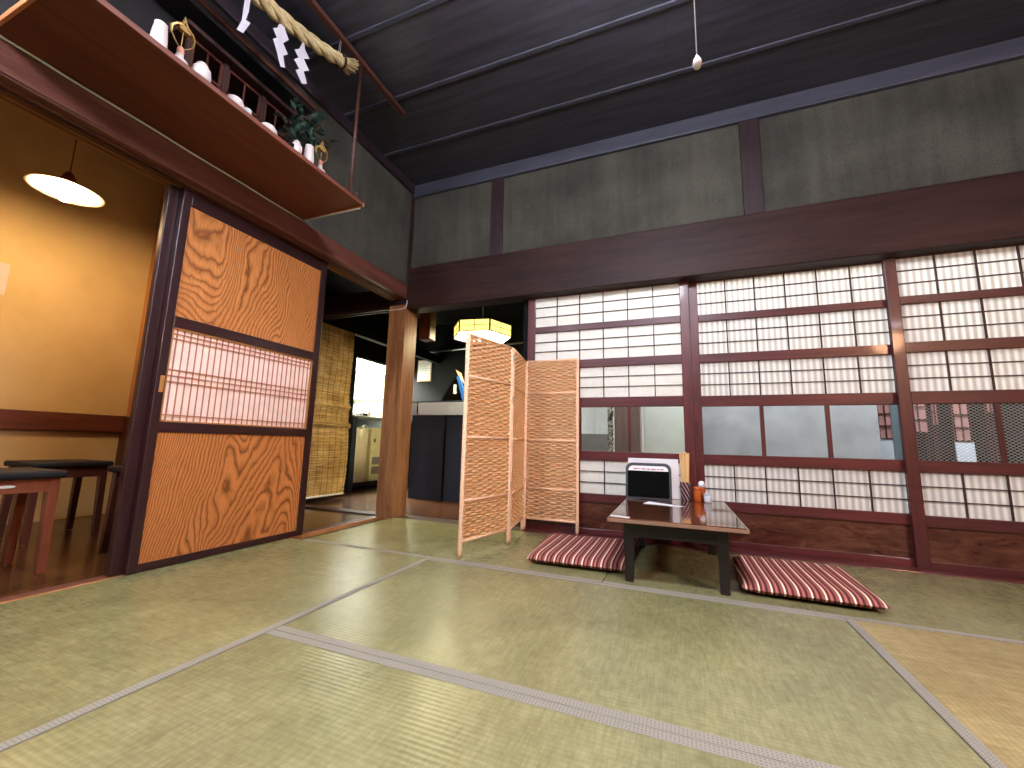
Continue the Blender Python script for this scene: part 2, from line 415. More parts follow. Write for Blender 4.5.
def thing(name, loc, label, cat, group=None):
    o = bpy.data.objects.new(name, None); o.empty_display_size = 0.05; o.location = loc; C.objects.link(o)
    ORG[o.name] = Vector(loc); o['label'] = label; o['category'] = cat
    if group: o['group'] = group
    return o
def tag(o, label, cat, group=None):
    o['label'] = label; o['category'] = cat
    if group: o['group'] = group
    return o
def struct(o): o['kind'] = 'structure'; return o
def sbox(name, b, mat, bevel=0.0, parent=None):
    o = MB().box(*b).build(name, mat, parent, bevel=bevel)
    return struct(o) if parent is None else o
def struct_root(name, loc):
    o = bpy.data.objects.new(name, None); o.location = loc; C.objects.link(o); ORG[o.name] = Vector(loc); o['kind'] = 'structure'; return o
def copy_tree(root, delta):
    """copy a thing with its parts and their sub-parts, moved by delta"""
    r = root.copy(); C.objects.link(r); r.location = root.location + Vector(delta)
    ORG[r.name] = ORG[root.name] + Vector(delta)
    for ch in list(root.children):
        c = ch.copy(); C.objects.link(c); c.parent = r
        for g in list(ch.children):
            d = g.copy(); C.objects.link(d); d.parent = c
    return r

CEIL = 2.985
XR, YF = 5.6, -5.2
# ================================================================== ROOM SHELL
sbox('floor', (-0.1, XR, YF, 0.12, -0.09, -0.035), 'tatami_side')
c = sbox('ceiling', (-0.1, XR+0.1, YF-0.1, 0.12, CEIL, CEIL+0.05), 'ceiling')
for i in range(11):
    y = -0.52 - 0.45*i
    MB().box(0.06, XR, y-0.014, y+0.014, CEIL-0.010, CEIL+0.002).build('batten', 'batten', c, bevel=0.003)
# upper walls of plaster
wb = sbox('wall_back', (0.0, XR+0.1, -0.06, 0.06, 2.10, CEIL), 'plaster')
wl = sbox('wall_left', (-0.06, 0.075, YF, 0.0, 1.94, CEIL), 'plaster')
sbox('wall_left_lower', (-0.08, 0.05, YF, -3.75, -0.03, 1.95), 'plaster')
sbox('wall_right', (XR, XR+0.1, YF, 0.1, -0.03, CEIL), 'plaster')
sbox('wall_front', (-0.1, XR+0.1, YF-0.1, YF, -0.03, CEIL), 'plaster')
n_trim = [0]
def trim(b, mat, bevel=0.004, cut=None):
    n_trim[0] += 1
    return sbox('trim_%d' % n_trim[0], b, mat, bevel)
trim((0.06, XR, -0.09, 0.06, 1.79, 2.175), 'beam', 0.008)                # great beam over the shoji
for x0, x1 in ((0.885, 0.995), (2.765, 2.885), (4.62, 4.74)):             # studs between the plaster fields
    trim((x0, x1, -0.078, 0.04, 2.17, 2.88), 'stud')
trim((0.06, XR, -0.09, 0.0, 2.868, CEIL), 'batten', 0.006)               # ceiling moulding, back
trim((0.02, 0.105, YF, -0.09, 2.90, CEIL), 'batten_dark', 0.006)              # ceiling moulding, left
trim((0.04, 0.09, YF, -0.09, 1.893, 2.012), 'beam_y', 0.004)            # lintel board, left
trim((-0.075, 0.084, YF, -0.09, 1.886, 1.95), 'beam_y', 0.003)          # track rail above the left doors
for xx, mm in ((-0.073, 'slat_edge'), (-0.040, 'slat_edge'), (0.001, 'beam_y'), (0.034, 'beam_y')):
    trim((xx-0.002, xx+0.002, YF, -0.10, 1.878, 1.887), mm, 0.0)
# corner pillar
p = struct_root('trim_pillar', (0, 0, 0))
MB().box(-0.085, 0.095, -0.10, 0.08, -0.03, 1.83).build('pillar_shaft', 'pillar_warm', p, bevel=0.004)
MB().box(-0.085, 0.093, -0.098, 0.08, 1.83, CEIL).build('pillar_top', 'stud', p)
trim((-0.12, -0.046, YF, -0.10, -0.03, -0.006), 'beam_y', 0.002)
trim((-0.045, -0.022, YF, -0.10, -0.03, -0.003), 'orange_wood', 0.002)      # threshold between tatami and side room
trim((-2.1, -0.10, -0.06, 0.06, -0.03, 0.0), 'beam', 0.003)              # threshold into the hall
trim((0.10, 1.212, -0.085, 0.06, -0.03, -0.002), 'beam', 0.003)          # sill below the doorway
trim((1.212, XR, -0.085, 0.06, -0.034, 0.004), 'frame_red_h', 0.003)     # sill track below the shoji

# ---------------- tatami mats
mats = [  # x0,x1,y0,y1, ribs, heri sides, label
    (-0.02, 1.04, -2.84, -1.0, 'tatami_y', 'long', 'tatami mat beside the wood-grain sliding door on the left'),
    (0.10, 1.953, -1.0, -0.09, 'tatami_x', 'long', 'tatami mat in the corner between the pillar and the folding screen'),
    (1.953, 3.775, -1.0, -0.09, 'tatami_x', 'long', 'tatami mat underneath the low table and the right cushion'),
    (3.775, 5.58, -1.0, -0.09, 'tatami_x', 'long', 'tatami mat at the far right along the shoji'),
    (1.04, 2.863, -1.95, -1.0, 'tatami_x', 'long', 'tatami mat in the middle of the floor in front of the table'),
    (2.863, 3.80, -2.84, -1.0, 'tatami_y_pale', 'long', 'straw-yellow tatami mat at the lower right of the picture'),
    (1.04, 2.863, -2.90, -1.95, 'tatami_x', 'long', 'nearest tatami mat at the bottom edge of the picture'),
    (-0.02, 1.04, -4.7, -2.84, 'tatami_y', 'long', 'tatami mat at the bottom left corner of the picture'),
]
for i, (x0, x1, y0, y1, mt, h, lab) in enumerate(mats):
    g = 0.0012
    t = thing('tatami_mat', ((x0+x1)/2, (y0+y1)/2, -0.034), lab, 'tatami mat', 'tatami mats covering the floor')
    MB().box(x0+g, x1-g, y0+g, y1-g, -0.034, -0.0012).build('rush_surface', mt, t, bevel=0.003)
    if (x1-x0) > (y1-y0):
        for a, b in ((y0+g, y0+0.031), (y1-0.031, y1-g))[:1 if y1 > -0.2 else 2]:
            MB().box(x0+g, x1-g, a, b, -0.03, 0.0).build('border_cloth', 'heri', t, bevel=0.001)
    else:
        for a, b in ((x0+g, x0+0.031), (x1-0.031, x1-g))[1 if x0 < 0 else 0:]:
            MB().box(a, b, y0+g, y1-g, -0.03, 0.0).build('border_cloth', 'heri', t, bevel=0.001)

# ---------------- shoji sliding doors of the back wall
def shoji(n, x0, x1, y, px0, px1, fm, fh, pm, gm, npanes, tracks, odd=()):
    d = struct_root('door_%d' % n, (x0, y, 0))
    dp = 0.032
    st = MB(); st.box(x0, px0, y, y+dp, 0.003, 1.835); st.build('stile', fm, d, bevel=0.003)
    st = MB(); st.box(px1, x1, y, y+dp, 0.003, 1.835); st.build('stile', fm, d, bevel=0.003)
    rows = [(0.003, 0.045), (0.225, 0.287), (0.52, 0.586), (0.905, 0.977), (1.205, 1.266), (1.497, 1.546), (1.784, 1.835)]
    for z0, z1 in rows:
        MB().box(px0, px1, y+0.002, y+dp-0.002, z0, z1).build('rail', fh, d, bevel=0.003)
    MB().box(px0, px1, y+0.014, y+0.022, 0.045, 0.225).build('lower_board', 'burl' if n != 3 else 'burl2', d)
    for z0, z1 in ((0.287, 0.52), (0.977, 1.205), (1.266, 1.497), (1.546, 1.784)):
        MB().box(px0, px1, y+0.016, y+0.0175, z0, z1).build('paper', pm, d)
        k = MB()
        for i in range(1, 6):
            xx = px0 + (px1-px0)*i/6; k.box(xx-0.0032, xx+0.0032, y+0.004, y+0.0155, z0, z1)
        for i in range(1, 3):
            zz = z0 + (z1-z0)*i/3; k.box(px0, px1, y+0.005, y+0.0155, zz-0.0028, zz+0.0028)
        k.build('lattice', 'kumiko', d)
    w = (px1-px0)/npanes
    for i in range(1, npanes):
        xx = px0 + w*i
        MB().box(xx-0.011, xx+0.011, y+0.005, y+dp-0.005, 0.586, 0.905).build('glazing_bar', fm, d, bevel=0.002)
    for i in range(npanes):
        a = px0 + w*i + (0.011 if i else 0); b = px0 + w*(i+1) - (0.011 if i < npanes-1 else 0)
        g = gm[i]
        MB().box(a, b, y+0.016, y+0.019, 0.586, 0.905).build('glass_pane', g, d)
    return d
d1 = shoji(1, 1.212, 2.404, 0.0, 1.273, 2.345, 'frame_red', 'frame_red_h', 'paper', ['glass']*3, 3, None)
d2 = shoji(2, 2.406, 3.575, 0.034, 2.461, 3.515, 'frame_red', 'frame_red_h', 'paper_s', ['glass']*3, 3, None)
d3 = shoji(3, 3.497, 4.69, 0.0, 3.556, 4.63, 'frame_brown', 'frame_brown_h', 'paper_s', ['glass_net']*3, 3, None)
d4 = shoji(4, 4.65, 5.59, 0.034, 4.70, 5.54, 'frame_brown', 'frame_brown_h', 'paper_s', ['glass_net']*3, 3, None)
MB().box(2.418, 2.432, 0.031, 0.036, 0.70, 0.80).build('recessed_pull', 'kumiko', d2)

# ---------------- wood-grain sliding door on the left
def wood_door(n, y0, y1, x, full):
    d = struct_root('door_%d' % n, (x, y0, 0))
    th = 0.034; X0, X1 = x-th, x
    s0, s1 = y0+(0.042 if full else 0.075), y1-0.048
    MB().box(X0, X1, y0, s0, 0.002, 1.884).build('stile', 'door_dark', d, bevel=0.004)
    MB().box(X0, X1, s1, y1, 0.002, 1.884).build('stile', 'door_dark', d, bevel=0.004)
    for z0, z1 in ((0.002, 0.037), (0.638, 0.688), (1.156, 1.213), (1.800, 1.884)):
        MB().box(X0+0.002, X1-0.002, s0, s1, z0, z1).build('rail', 'door_dark_y', d, bevel=0.003)
    MB().box(X0+0.01, X1-0.010, s0, s1, 1.213, 1.800).build('upper_board', 'keyaki', d)
    MB().box(X0+0.01, X1-0.010, s0, s1, 0.037, 0.638).build('lower_board', 'keyaki2', d)
    MB().box(X0+0.01, X1-0.018, s0, s1, 0.688, 1.156).build('backing_paper', 'paper_slat', d)
    if full:
        k = MB(); ns = 26
        for i in range(ns):
            yy = s0+0.012 + (s1-s0-0.024)*(i+0.5)/ns
            k.box(X1-0.0155, X1-0.011, yy-0.0024, yy+0.0024, 0.69, 1.154)
        for zz in (0.722, 0.885, 0.915, 0.945, 1.10, 1.125):
            k.box(X1-0.016, X1-0.010, s0+0.008, s1-0.008, zz-0.0022, zz+0.0022)
        k.build('slats', 'slat', d)
        e = MB()
        e.box(X1-0.017, X1-0.006, s0, s0+0.008, 0.688, 1.156); e.box(X1-0.017, X1-0.006, s1-0.008, s1, 0.688, 1.156)
        e.box(X1-0.017, X1-0.006, s0, s1, 0.688, 0.695); e.box(X1-0.017, X1-0.006, s0, s1, 1.149, 1.156)
        e.build('slat_edging', 'slat_edge', d)
        MB().box(X1-0.004, X1+0.0015, y0+0.018, y0+0.036, 0.828, 0.908).build('recessed_pull', 'slat_edge', d, bevel=0.001)
    return d
wood_door(5, -1.848, -0.906, 0.0, True)
wood_door(6, -1.893, -0.95, -0.038, False)

# ================================================================== SIDE ROOM (left opening)
sbox('floor_hall', (-0.10, 1.22, 0.055, 2.5, -0.05, -0.012), 'plank')
sbox('floor_side_room', (-4.2, -0.10, YF, 3.8, -0.05, -0.012), 'plank')
sbox('wall_side', (-2.1, -2.0, YF, -0.94, -0.03, 3.2), 'ochre')
sbox('wall_side_end', (-2.0, -0.1, YF, YF+0.1, -0.03, 3.2), 'ochre')
sbox('ceiling_side_room', (-2.1, -0.065, YF, -0.94, 3.2, 3.25), 'beam_y')
trim((-2.0, -1.965, YF+0.1, -0.99, 0.637, 0.775), 'rail_brown', 0.006)     # chair rail
# partition between side room and hall
trim((-2.0, -1.62, -0.995, -0.94, -0.012, 3.2), 'orange_wood', 0.004)
trim((-1.62, -0.1, -0.985, -0.945, 0.77, 1.90), 'orange_wood', 0.002)
trim((-2.0, -0.1, -1.02, -0.94, -0.012, 0.77), 'stool_wood_dark', 0.004)
trim((-1.62, -0.1, -1.0, -0.94, 1.90, 1.935), 'orange_wood', 0.003)
sbox('window_1', (-1.62, -0.1, -0.96, -0.955, 1.935, 2.6), 'board_white')
trim((-1.62, -0.1, -0.985, -0.945, 2.6, 3.2), 'stool_wood_dark', 0.003)

# stools
def stool(x, y, lab, wood_m, hole):
    t = thing('stool', (x, y, -0.012), lab, 'stool', 'square wooden stools in the side room')
    h = 0.155; zt = 0.415
    MB().box(x-0.185, x+0.185, y-0.185, y+0.185, zt, zt+0.034).build('seat_pad', 'vinyl', t, bevel=0.012, seg=3)
    for sx in (-1, 1):
        for sy in (-1, 1):
            m = MB(); a = (x+sx*h, y+sy*h, -0.009); b = (x+sx*(h-0.012), y+sy*(h-0.004), zt)
            w0 = 0.034 if wood_m == 'stool_wood' else 0.028; w1 = 0.052 if wood_m == 'stool_wood' else 0.040
            m.add([(a[0]+u*w0/2, a[1]+v*0.016, a[2]) for u, v in ((-1,-1),(1,-1),(1,1),(-1,1))] + [(b[0]-sx*(w1-w0)/2+u*w1/2, b[1]+v*0.018, b[2]) for u, v in ((-1,-1),(1,-1),(1,1),(-1,1))],
                  [(0,3,2,1),(4,5,6,7),(0,1,5,4),(1,2,6,5),(2,3,7,6),(3,0,4,7)])
            l = m.build('leg', wood_m, t, bevel=0.003)
            MB().lathe((x+sx*h, y+sy*h, -0.012), [(0.009, 0), (0.009, 0.006)], 10).build('foot_pad', 'cable', l)
    for sy in (-1, 1):
        MB().box(x-h, x+h, y+sy*(h-0.012)-0.014, y+sy*(h-0.012)+0.014, zt-0.062, zt).build('apron', wood_m, t, bevel=0.003)
    for sx in (-1, 1):
        MB().box(x+sx*(h-0.012)-0.014, x+sx*(h-0.012)+0.014, y-h, y+h, zt-0.062, zt).build('apron', wood_m, t, bevel=0.003)
    if hole:
        MB().lathe((x, y, 0), [(0.001, 0), (0.001, 0.001)], 6)
        m = MB(); pts = [(x+h+0.0035 - 0.0, y+0.028*math.cos(a), 0.385+0.006*math.sin(a)) for a in [2*PI*i/16 for i in range(16)]]
        m.prism([(p_[1], p_[2]) for p_ in pts], 'x', x+h+0.002, x+h+0.006)
        m.build('handle_hole_glint', 'cable', t)  # pale ellipse painting the highlights of the apron's handle hole
    return t
stool(-0.555, -2.13, 'reddish wooden stool with black pad, nearest at the left edge', 'stool_wood', True)
stool(-1.315, -1.61, 'dark wooden stool with black pad standing near the ochre wall', 'stool_wood_dark', False)
stool(-0.455, -1.502, 'stool half hidden behind the wood-grain sliding door', 'stool_wood_dark', False)

# pendant lamp in the side room
lx, ly = -1.0, -1.92
t = thing('pendant_lamp', (lx, ly, 2.0), 'lit pendant lamp with flat white shade hanging in side room', 'lamp')
MB().tube([(lx, ly, 2.14), (lx, ly, 2.6), (lx, ly+0.004, 3.2)], 0.004).build('cord', 'cord_brown', t)
MB().lathe((lx, ly, 0), [(0.012, 2.15), (0.02, 2.14), (0.04, 2.10), (0.045, 2.085), (0.03, 2.07)], 20).build('socket_cap', 'stool_wood', t)
M['note'] = plain('aged_note_paper', 'bdb6b4', 0.8, 0.1)
k = NT('opal_white_shade', 0.4, 0.4); k.color('f2e6cf'); k.translucent(0.3, 'f2e6cf'); M['opal'] = k.m
k = NT('thin_blue_white_shade', 0.5, 0.3); k.color('e6ecf8'); k.translucent(0.4, 'e8eeff'); M['thin_shade'] = k.m
MB().lathe((lx, ly, 0), [(0.03, 2.085), (0.07, 2.07), (0.13, 2.045), (0.165, 2.028), (0.163, 2.025), (0.127, 2.04), (0.07, 2.064), (0.03, 2.078)], 32).build('shade', 'opal', t)
MB().lathe((lx, ly, 0), [(0.004, 1.965), (0.022, 1.972), (0.033, 1.992), (0.03, 2.015), (0.016, 2.04), (0.014, 2.062)], 16).build('bulb', emis('bulb_glow', 'ffd49a', 820), t)
# note on the ochre wall
t = tag(MB().box(-2.0, -1.997, -2.02, -1.782, 1.553, 1.775).build('paper_note', 'note', origin=(-2.0, -1.9, 1.55)), 'white paper note fixed to the ochre wall at left edge', 'note')

# ================================================================== HALL, KITCHEN AND COUNTER
trim((-1.9, -0.085, -0.06, 0.05, 1.835, 2.02), 'beam', 0.005)
trim((-1.9, -0.085, -0.045, -0.02, 1.822, 1.836), 'beam', 0.002)
trim((-1.9, -0.085, 0.005, 0.03, 1.822, 1.836), 'beam', 0.002)
sbox('ceiling_hall', (-1.75, 1.22, 0.065, 2.5, 2.45, 2.5), 'black_wall')
sbox('ceiling_hall_near', (-1.75, -0.09, -0.94, 0.06, 2.45, 2.5), 'black_wall')
sbox('wall_hall', (-1.70, -1.6, -0.94, 1.185, -0.012, 2.45), 'black_wall')
sbox('wall_hall_upper', (-1.70, -1.6, 1.185, 2.5, 1.725, 2.45), 'black_wall')
sbox('wall_hall_far', (-1.6, 1.22, 2.4, 2.5, -0.012, 2.45), 'black_wall')
sbox('wall_hall_right', (1.16, 1.21, 0.04, 2.4, -0.012, 2.45), 'black_wall')
trim((-1.60, -1.585, 1.185, 2.4, 1.70, 1.725), 'steel', 0.002)
trim((-0.60, 1.16, 2.36, 2.40, -0.012, 2.45), 'black_green', 0.003)
trim((-1.16, -1.08, -0.94, 2.4, 1.83, 1.95), 'black_wall', 0.003)
# bamboo blind
t = thing('bamboo_blind', (-1.1, 0.3, 0.03), 'tan reed blind hanging beside the sliding door in the hall', 'blind')
def blind_x(z):  # gentle waves and two slack folds
    return -1.1 + 0.012*math.sin(z*5) + 0.03*math.exp(-((z-0.98)/0.03)**2) + 0.035*math.exp(-((z-0.78)/0.025)**2)
m = MB(); nz = 210; z = 1.80
for i in range(nz):
    zz = 0.06 + (1.82-0.06)*i/(nz-1); r = 0.0042*random.uniform(0.8, 1.1)
    y1 = 0.585 + random.uniform(-0.006, 0.006) + 0.02*math.sin(zz*3)
    m.tube([(blind_x(zz)+random.uniform(-.001,.001), -0.22, zz), (blind_x(zz), 0.2, zz+random.uniform(-.002,.002)), (blind_x(zz), y1, zz)], r, 5)
m.build('reeds', 'bamboo', t)
m = MB()
for i in range(11):
    yy = -0.2 + 0.077*i
    m.tube([(blind_x(zz)+0.0055, yy+0.004*math.sin(zz*9+i), zz) for zz in [0.06+1.76*j/60 for j in range(61)]], 0.0016, 4)
m.build('binding_cord', 'cord_brown', t)
MB().tube([(-1.1, -0.22, 1.825), (-1.1, 0.595, 1.825)], 0.009, 8).build('top_rod', 'bamboo', t)
MB().tube([(-1.1, -0.22, 0.05), (-1.1, 0.59, 0.05)], 0.012, 8).build('bottom_rod', 'cable', t)
# kitchen
sbox('wall_kitchen_far', (-4.3, -1.70, 3.7, 3.8, -0.012, 2.6), 'kitchen_wall')
sbox('wall_kitchen_left', (-4.3, -4.2, 0.2, 3.8, -0.012, 2.6), 'kitchen_wall')
sbox('wall_kitchen_near', (-4.3, -1.70, 0.1, 0.2, -0.012, 2.6), 'kitchen_wall')
sbox('ceiling_kitchen', (-4.3, -1.70, 0.1, 3.8, 2.6, 2.65), 'kitchen_wall')
sbox('wall_kitchen_right', (-1.70, -1.6, 2.5, 3.8, -0.012, 2.65), 'kitchen_wall')
t = thing('kitchen_counter', (-1.75, 1.8, -0.012), 'grey kitchen counter visible between reed blind and pillar', 'counter')
MB().box(-2.05, -1.56, 1.185, 2.4, 0.925, 0.948).build('worktop', 'counter_grey', t, bevel=0.004)
MB().box(-1.62, -1.58, 1.185, 1.265, -0.012, 0.925).build('side_panel', 'counter_black', t, bevel=0.004)
MB().box(-2.05, -2.0, 1.185, 2.4, -0.012, 0.925).build('back_panel', 'counter_black', t)
MB().box(-2.0, -1.6, 1.275, 2.4, 0.03, 0.075).build('plinth_shelf', 'black_wood', t)
t = thing('water_heater', (-1.68, 1.37, 0.075), 'cream cylindrical boiler tank standing beneath the kitchen counter', 'boiler')
MB().lathe((-1.70, 1.42, 0), [(0.0,0.076),(0.12,0.078),(0.132,0.09),(0.132,0.77),(0.12,0.79),(0.03,0.80)], 28).build('tank', 'cream', t)
MB().lathe((-1.66, 1.50, 0), [(0.035, 0.79), (0.035, 0.82), (0.02, 0.84)], 14).build('valve', 'steel', t)
t = thing('control_box', (-1.70, 1.72, 0.075), 'pale yellow boxy appliance with louvres next to boiler tank', 'appliance')
MB().box(-1.80, -1.62, 1.60, 1.85, 0.076, 0.80).build('casing', 'cream_box', t, bevel=0.01)
MB().box(-1.623, -1.617, 1.66, 1.685, 0.60, 0.65).build('switch', 'black_gloss', t)
for z0 in (0.17, 0.30):
    MB().box(-1.623, -1.617, 1.64, 1.81, z0, z0+0.1).build('louvre', 'grey_cab', t)
# things in the kitchen behind
t = thing('extractor_hood', (-2.9, 2.6, 1.9), 'white kitchen extractor hood glaring in bright kitchen light', 'hood')
MB().prism([(-3.3, 1.75), (-2.3, 1.75), (-2.5, 2.15), (-3.3, 2.15)], 'y', 2.2, 3.6).build('canopy', 'white', t, bevel=0.01)
MB().tube([(-2.75, 2.9, 2.15), (-2.75, 2.9, 2.6)], 0.12, 16).build('duct', 'steel', t)
t = thing('wall_shelf', (-3.2, 3.4, 1.3), 'long steel shelf high on the bright kitchen wall', 'shelf')
MB().box(-4.1, -2.0, 3.35, 3.68, 1.42, 1.45).build('board', 'steel', t, bevel=0.003)
for x in (-3.9, -2.9, -2.2): MB().box(x, x+0.02, 3.4, 3.68, 1.32, 1.42).build('bracket', 'steel', t)
t = thing('back_worktop', (-3.2, 3.4, 0.0), 'steel worktop along the far kitchen wall', 'worktop')
MB().box(-4.1, -2.0, 3.1, 3.68, 0.86, 0.9).build('top', 'steel', t, bevel=0.003)
MB().box(-4.05, -2.05, 3.15, 3.66, -0.012, 0.86).build('cupboard', 'cream', t)
def small(name, b, mat, lab, cat, bev=0.006):
    x0, x1, y0, y1, z0, z1 = b
    return tag(MB().box(*b).build(name, mat, origin=((x0+x1)/2, (y0+y1)/2, z0), bevel=bev), lab, cat)
small('food_tray', (-1.80, -1.68, 1.21, 1.40, 0.949, 0.985), 'grey_cab', 'grey tray on the kitchen counter beside the blind', 'tray')
small('tape_dispenser', (-1.75, -1.67, 1.46, 1.55, 0.949, 0.995), 'black_gloss', 'small black gadget on the kitchen counter', 'gadget')
small('label_card', (-1.95, -1.945, 1.50, 1.62, 0.99, 1.12), 'pale_blue', 'pale blue card propped up on the kitchen counter', 'card', 0)
small('storage_box', (-2.00, -1.90, 1.30, 1.46, 0.949, 1.13), 'green_label', 'pale green box on the kitchen counter', 'box')
t = thing('round_timer', (-1.72, 1.66, 0.949), 'round dark kitchen timer on the counter by the pillar', 'timer')
MB().lathe((-1.72, 1.62, 0.949), [(0.03, 0), (0.034, 0.02), (0.03, 0.07), (0.01, 0.09)], 16).build('body', 'grey_cab', t)

# bar counter
t = thing('bar_counter', (0.3, 1.1, -0.012), 'black bar counter with white upper band behind folding screen', 'counter')
MB().box(-0.56, 1.15, 1.02, 1.06, -0.012, 0.925).build('front_panel', 'counter_black', t, bevel=0.003)
MB().box(-0.12, -0.10, 1.012, 1.022, -0.012, 0.925).build('cover_strip', 'black_gloss', t)
MB().box(-0.56, 1.15, 0.99, 1.04, 0.925, 1.07).build('apron', 'counter_white', t, bevel=0.004)
MB().box(-0.56, 1.15, 0.99, 1.5, 1.07, 1.085).build('counter_top', 'counter_black', t, bevel=0.004)
t = thing('order_terminal', (-0.10, 1.2, 1.085), 'black slanted order terminal on the bar counter', 'terminal')
MB().prism([(-0.28, 1.086), (0.02, 1.086), (0.02, 1.30), (-0.05, 1.385), (-0.08, 1.385)], 'y', 1.14, 1.26).build('body', 'black_gloss', t, bevel=0.006)
MB().prism([(-0.05, 1.375), (0.035, 1.10), (0.045, 1.24), (-0.02, 1.39)], 'y', 1.115, 1.135).build('display', 'blue_label', t)
MB().box(-0.09, -0.06, 1.125, 1.14, 1.18, 1.29).build('button_strip', 'cable', t)
tag(MB().prism([(-0.10, 1.475), (-0.025, 1.43), (0.025, 1.30), (-0.05, 1.388)], 'y', 1.17, 1.176).build('menu_card', 'tan_card', origin=(0.03, 1.17, 1.30)), 'tan menu card sticking up above the order terminal', 'card')
t = thing('wall_notice', (-0.95, 2.39, 1.55), 'white framed notice on black wall beyond the pillar', 'notice')
MB().box(-1.475, -1.225, 2.385, 2.398, 1.56, 1.90).build('frame', 'tan_card', t, bevel=0.003)
MB().box(-1.46, -1.24, 2.381, 2.386, 1.575, 1.885).build('sheet', 'white', t)
m = MB()
for i in range(9): m.box(-1.43, -1.43+0.12+0.05*((i*7) % 3), 2.379, 2.3815, 1.61+0.03*i, 1.614+0.03*i)
m.build('print', 'grey_print', t)
tag(MB().tube([(-1.58, 2.30, 1.985), (1.15, 2.30, 2.07)], 0.014, 8).build('wall_pipe', 'steel', origin=(-0.2, 2.3, 2.0)), 'thin grey pipe running along black wall below the lantern', 'pipe')
trim((-0.11, 0.02, 0.40, 0.52, 1.645, 2.1), 'beam_y', 0.01)
tag(MB().tube([(-0.47,0.985,1.07),(-0.47,0.983,1.0),(-0.465,0.983,0.94)],0.008,6).build('cable_loop','black_gloss',origin=(-0.47,0.985,0.94)),'short black cable hanging over white counter band','cable')

# hexagonal paper lantern
cx, cy, zb, rr = 0.30, 1.03, 1.795, 0.335
t = thing('hexagonal_lantern', (cx, cy, zb), 'lit hexagonal paper lantern with dark frame hanging above bar counter', 'lantern')
hexa = lambda r, a0=math.radians(9.5): [(cx+r*math.cos(a0+PI/3*i), cy+r*math.sin(a0+PI/3*i)) for i in range(6)]
H = hexa(rr); zt = zb+0.13
m = MB()
for i in range(6):
    a, b = H[i], H[(i+1) % 6]; m.add([(a[0],a[1],zb),(b[0],b[1],zb),(b[0],b[1],zt),(a[0],a[1],zt)], [(0,1,2,3)])
m.build('side_paper', emis('lantern_yellow_paper', 'ffe878', 1.15), t)
m = MB(); m.add([(a[0], a[1], zb+0.004) for a in hexa(rr-0.006)], [tuple(range(6))]); m.build('bottom_diffuser', emis('lantern_white_glow', 'fff0bc', 42.0), t)
m = MB(); m.add([(a[0], a[1], zt-0.004) for a in hexa(rr-0.006)], [tuple(range(6))]); m.build('top_cover', 'black_wood', t)
m = MB()
for z in (zb, zb+0.066, zt):
    for i in range(6):
        a, b = H[i], H[(i+1) % 6]; w = 0.012 if z != zb+0.066 else 0.006
        m.bar((a[0], a[1], z), (b[0], b[1], z), w, w)
for i in range(6):
    a, b = H[i], H[(i+1) % 6]
    m.bar((a[0], a[1], zb), (a[0], a[1], zt), 0.014, 0.014)
    q = ((a[0]+b[0])/2, (a[1]+b[1])/2); m.bar((q[0], q[1], zb), (q[0], q[1], zt), 0.006, 0.006)
m.build('frame', 'black_wood', t)
MB().tube([(cx, cy, zt), (cx, cy, 2.45)], 0.004, 6).build('cord', 'cable', t)

# ================================================================== ROOM BEHIND THE SHOJI
sbox('floor_back_room', (1.21, 6.0, 0.12, 2.9, -0.05, -0.012), 'plank')
sbox('wall_back_room_far', (1.21, 6.0, 2.8, 2.9, -0.012, 2.6), 'white_wall')
sbox('wall_back_room_left', (1.212, 1.26, 0.06, 2.8, -0.012, 2.6), 'white_wall')
sbox('wall_back_room_right', (5.9, 6.0, 0.06, 2.8, -0.012, 2.6), 'white_wall')
sbox('ceiling_back_room', (1.21, 6.0, 0.062, 2.9, 2.6, 2.65), 'white_wall')
small('steel_cabinet', (1.30, 1.615, 1.5, 1.95, -0.012, 0.755), 'grey_cab', 'grey cabinet seen through left glass pane behind the table', 'cabinet')
small('wooden_post', (1.783, 2.005, 0.75, 0.92, -0.012, 2.6), 'brown_grey', 'grey brown post seen through the glass above the tablet', 'post')
t = thing('patterned_curtain', (1.76, 0.72, 0.0), 'narrow black and white patterned curtain strip behind glass', 'curtain')
k = NT('patterned_cloth', 0.8, 0.2); n = k.noise(k.mapping((1, 1, 1)), 38, 2, 0.5, 1.0)
k.color(k.ramp(n, [(0.46, '3a3633'), (0.52, 'e0dccf')])); M['pattern_cloth'] = k.m
m = MB(); pts = [(1.728+0.052*i/12, 0.72+0.008*math.sin(i*1.6)) for i in range(13)]
m.prism(pts + [(x, y+0.004) for x, y in reversed(pts)], 'z', 0.05, 2.2); m.build('cloth', 'pattern_cloth', t)
small('white_partition', (2.02, 2.42, 0.95, 1.0, -0.012, 1.9), 'board_white', 'white partition board seen through glass right of the post', 'partition')
small('grey_partition', (2.50, 3.850, 1.25, 1.29, -0.012, 1.35), 'grey_blue', 'smooth grey blue partition behind the glass panes', 'partition')
small('narrow_partition', (3.94, 4.03, 1.26, 1.29, -0.012, 1.35), 'slate', 'narrow strip of grey blue board right of the lattice', 'partition')
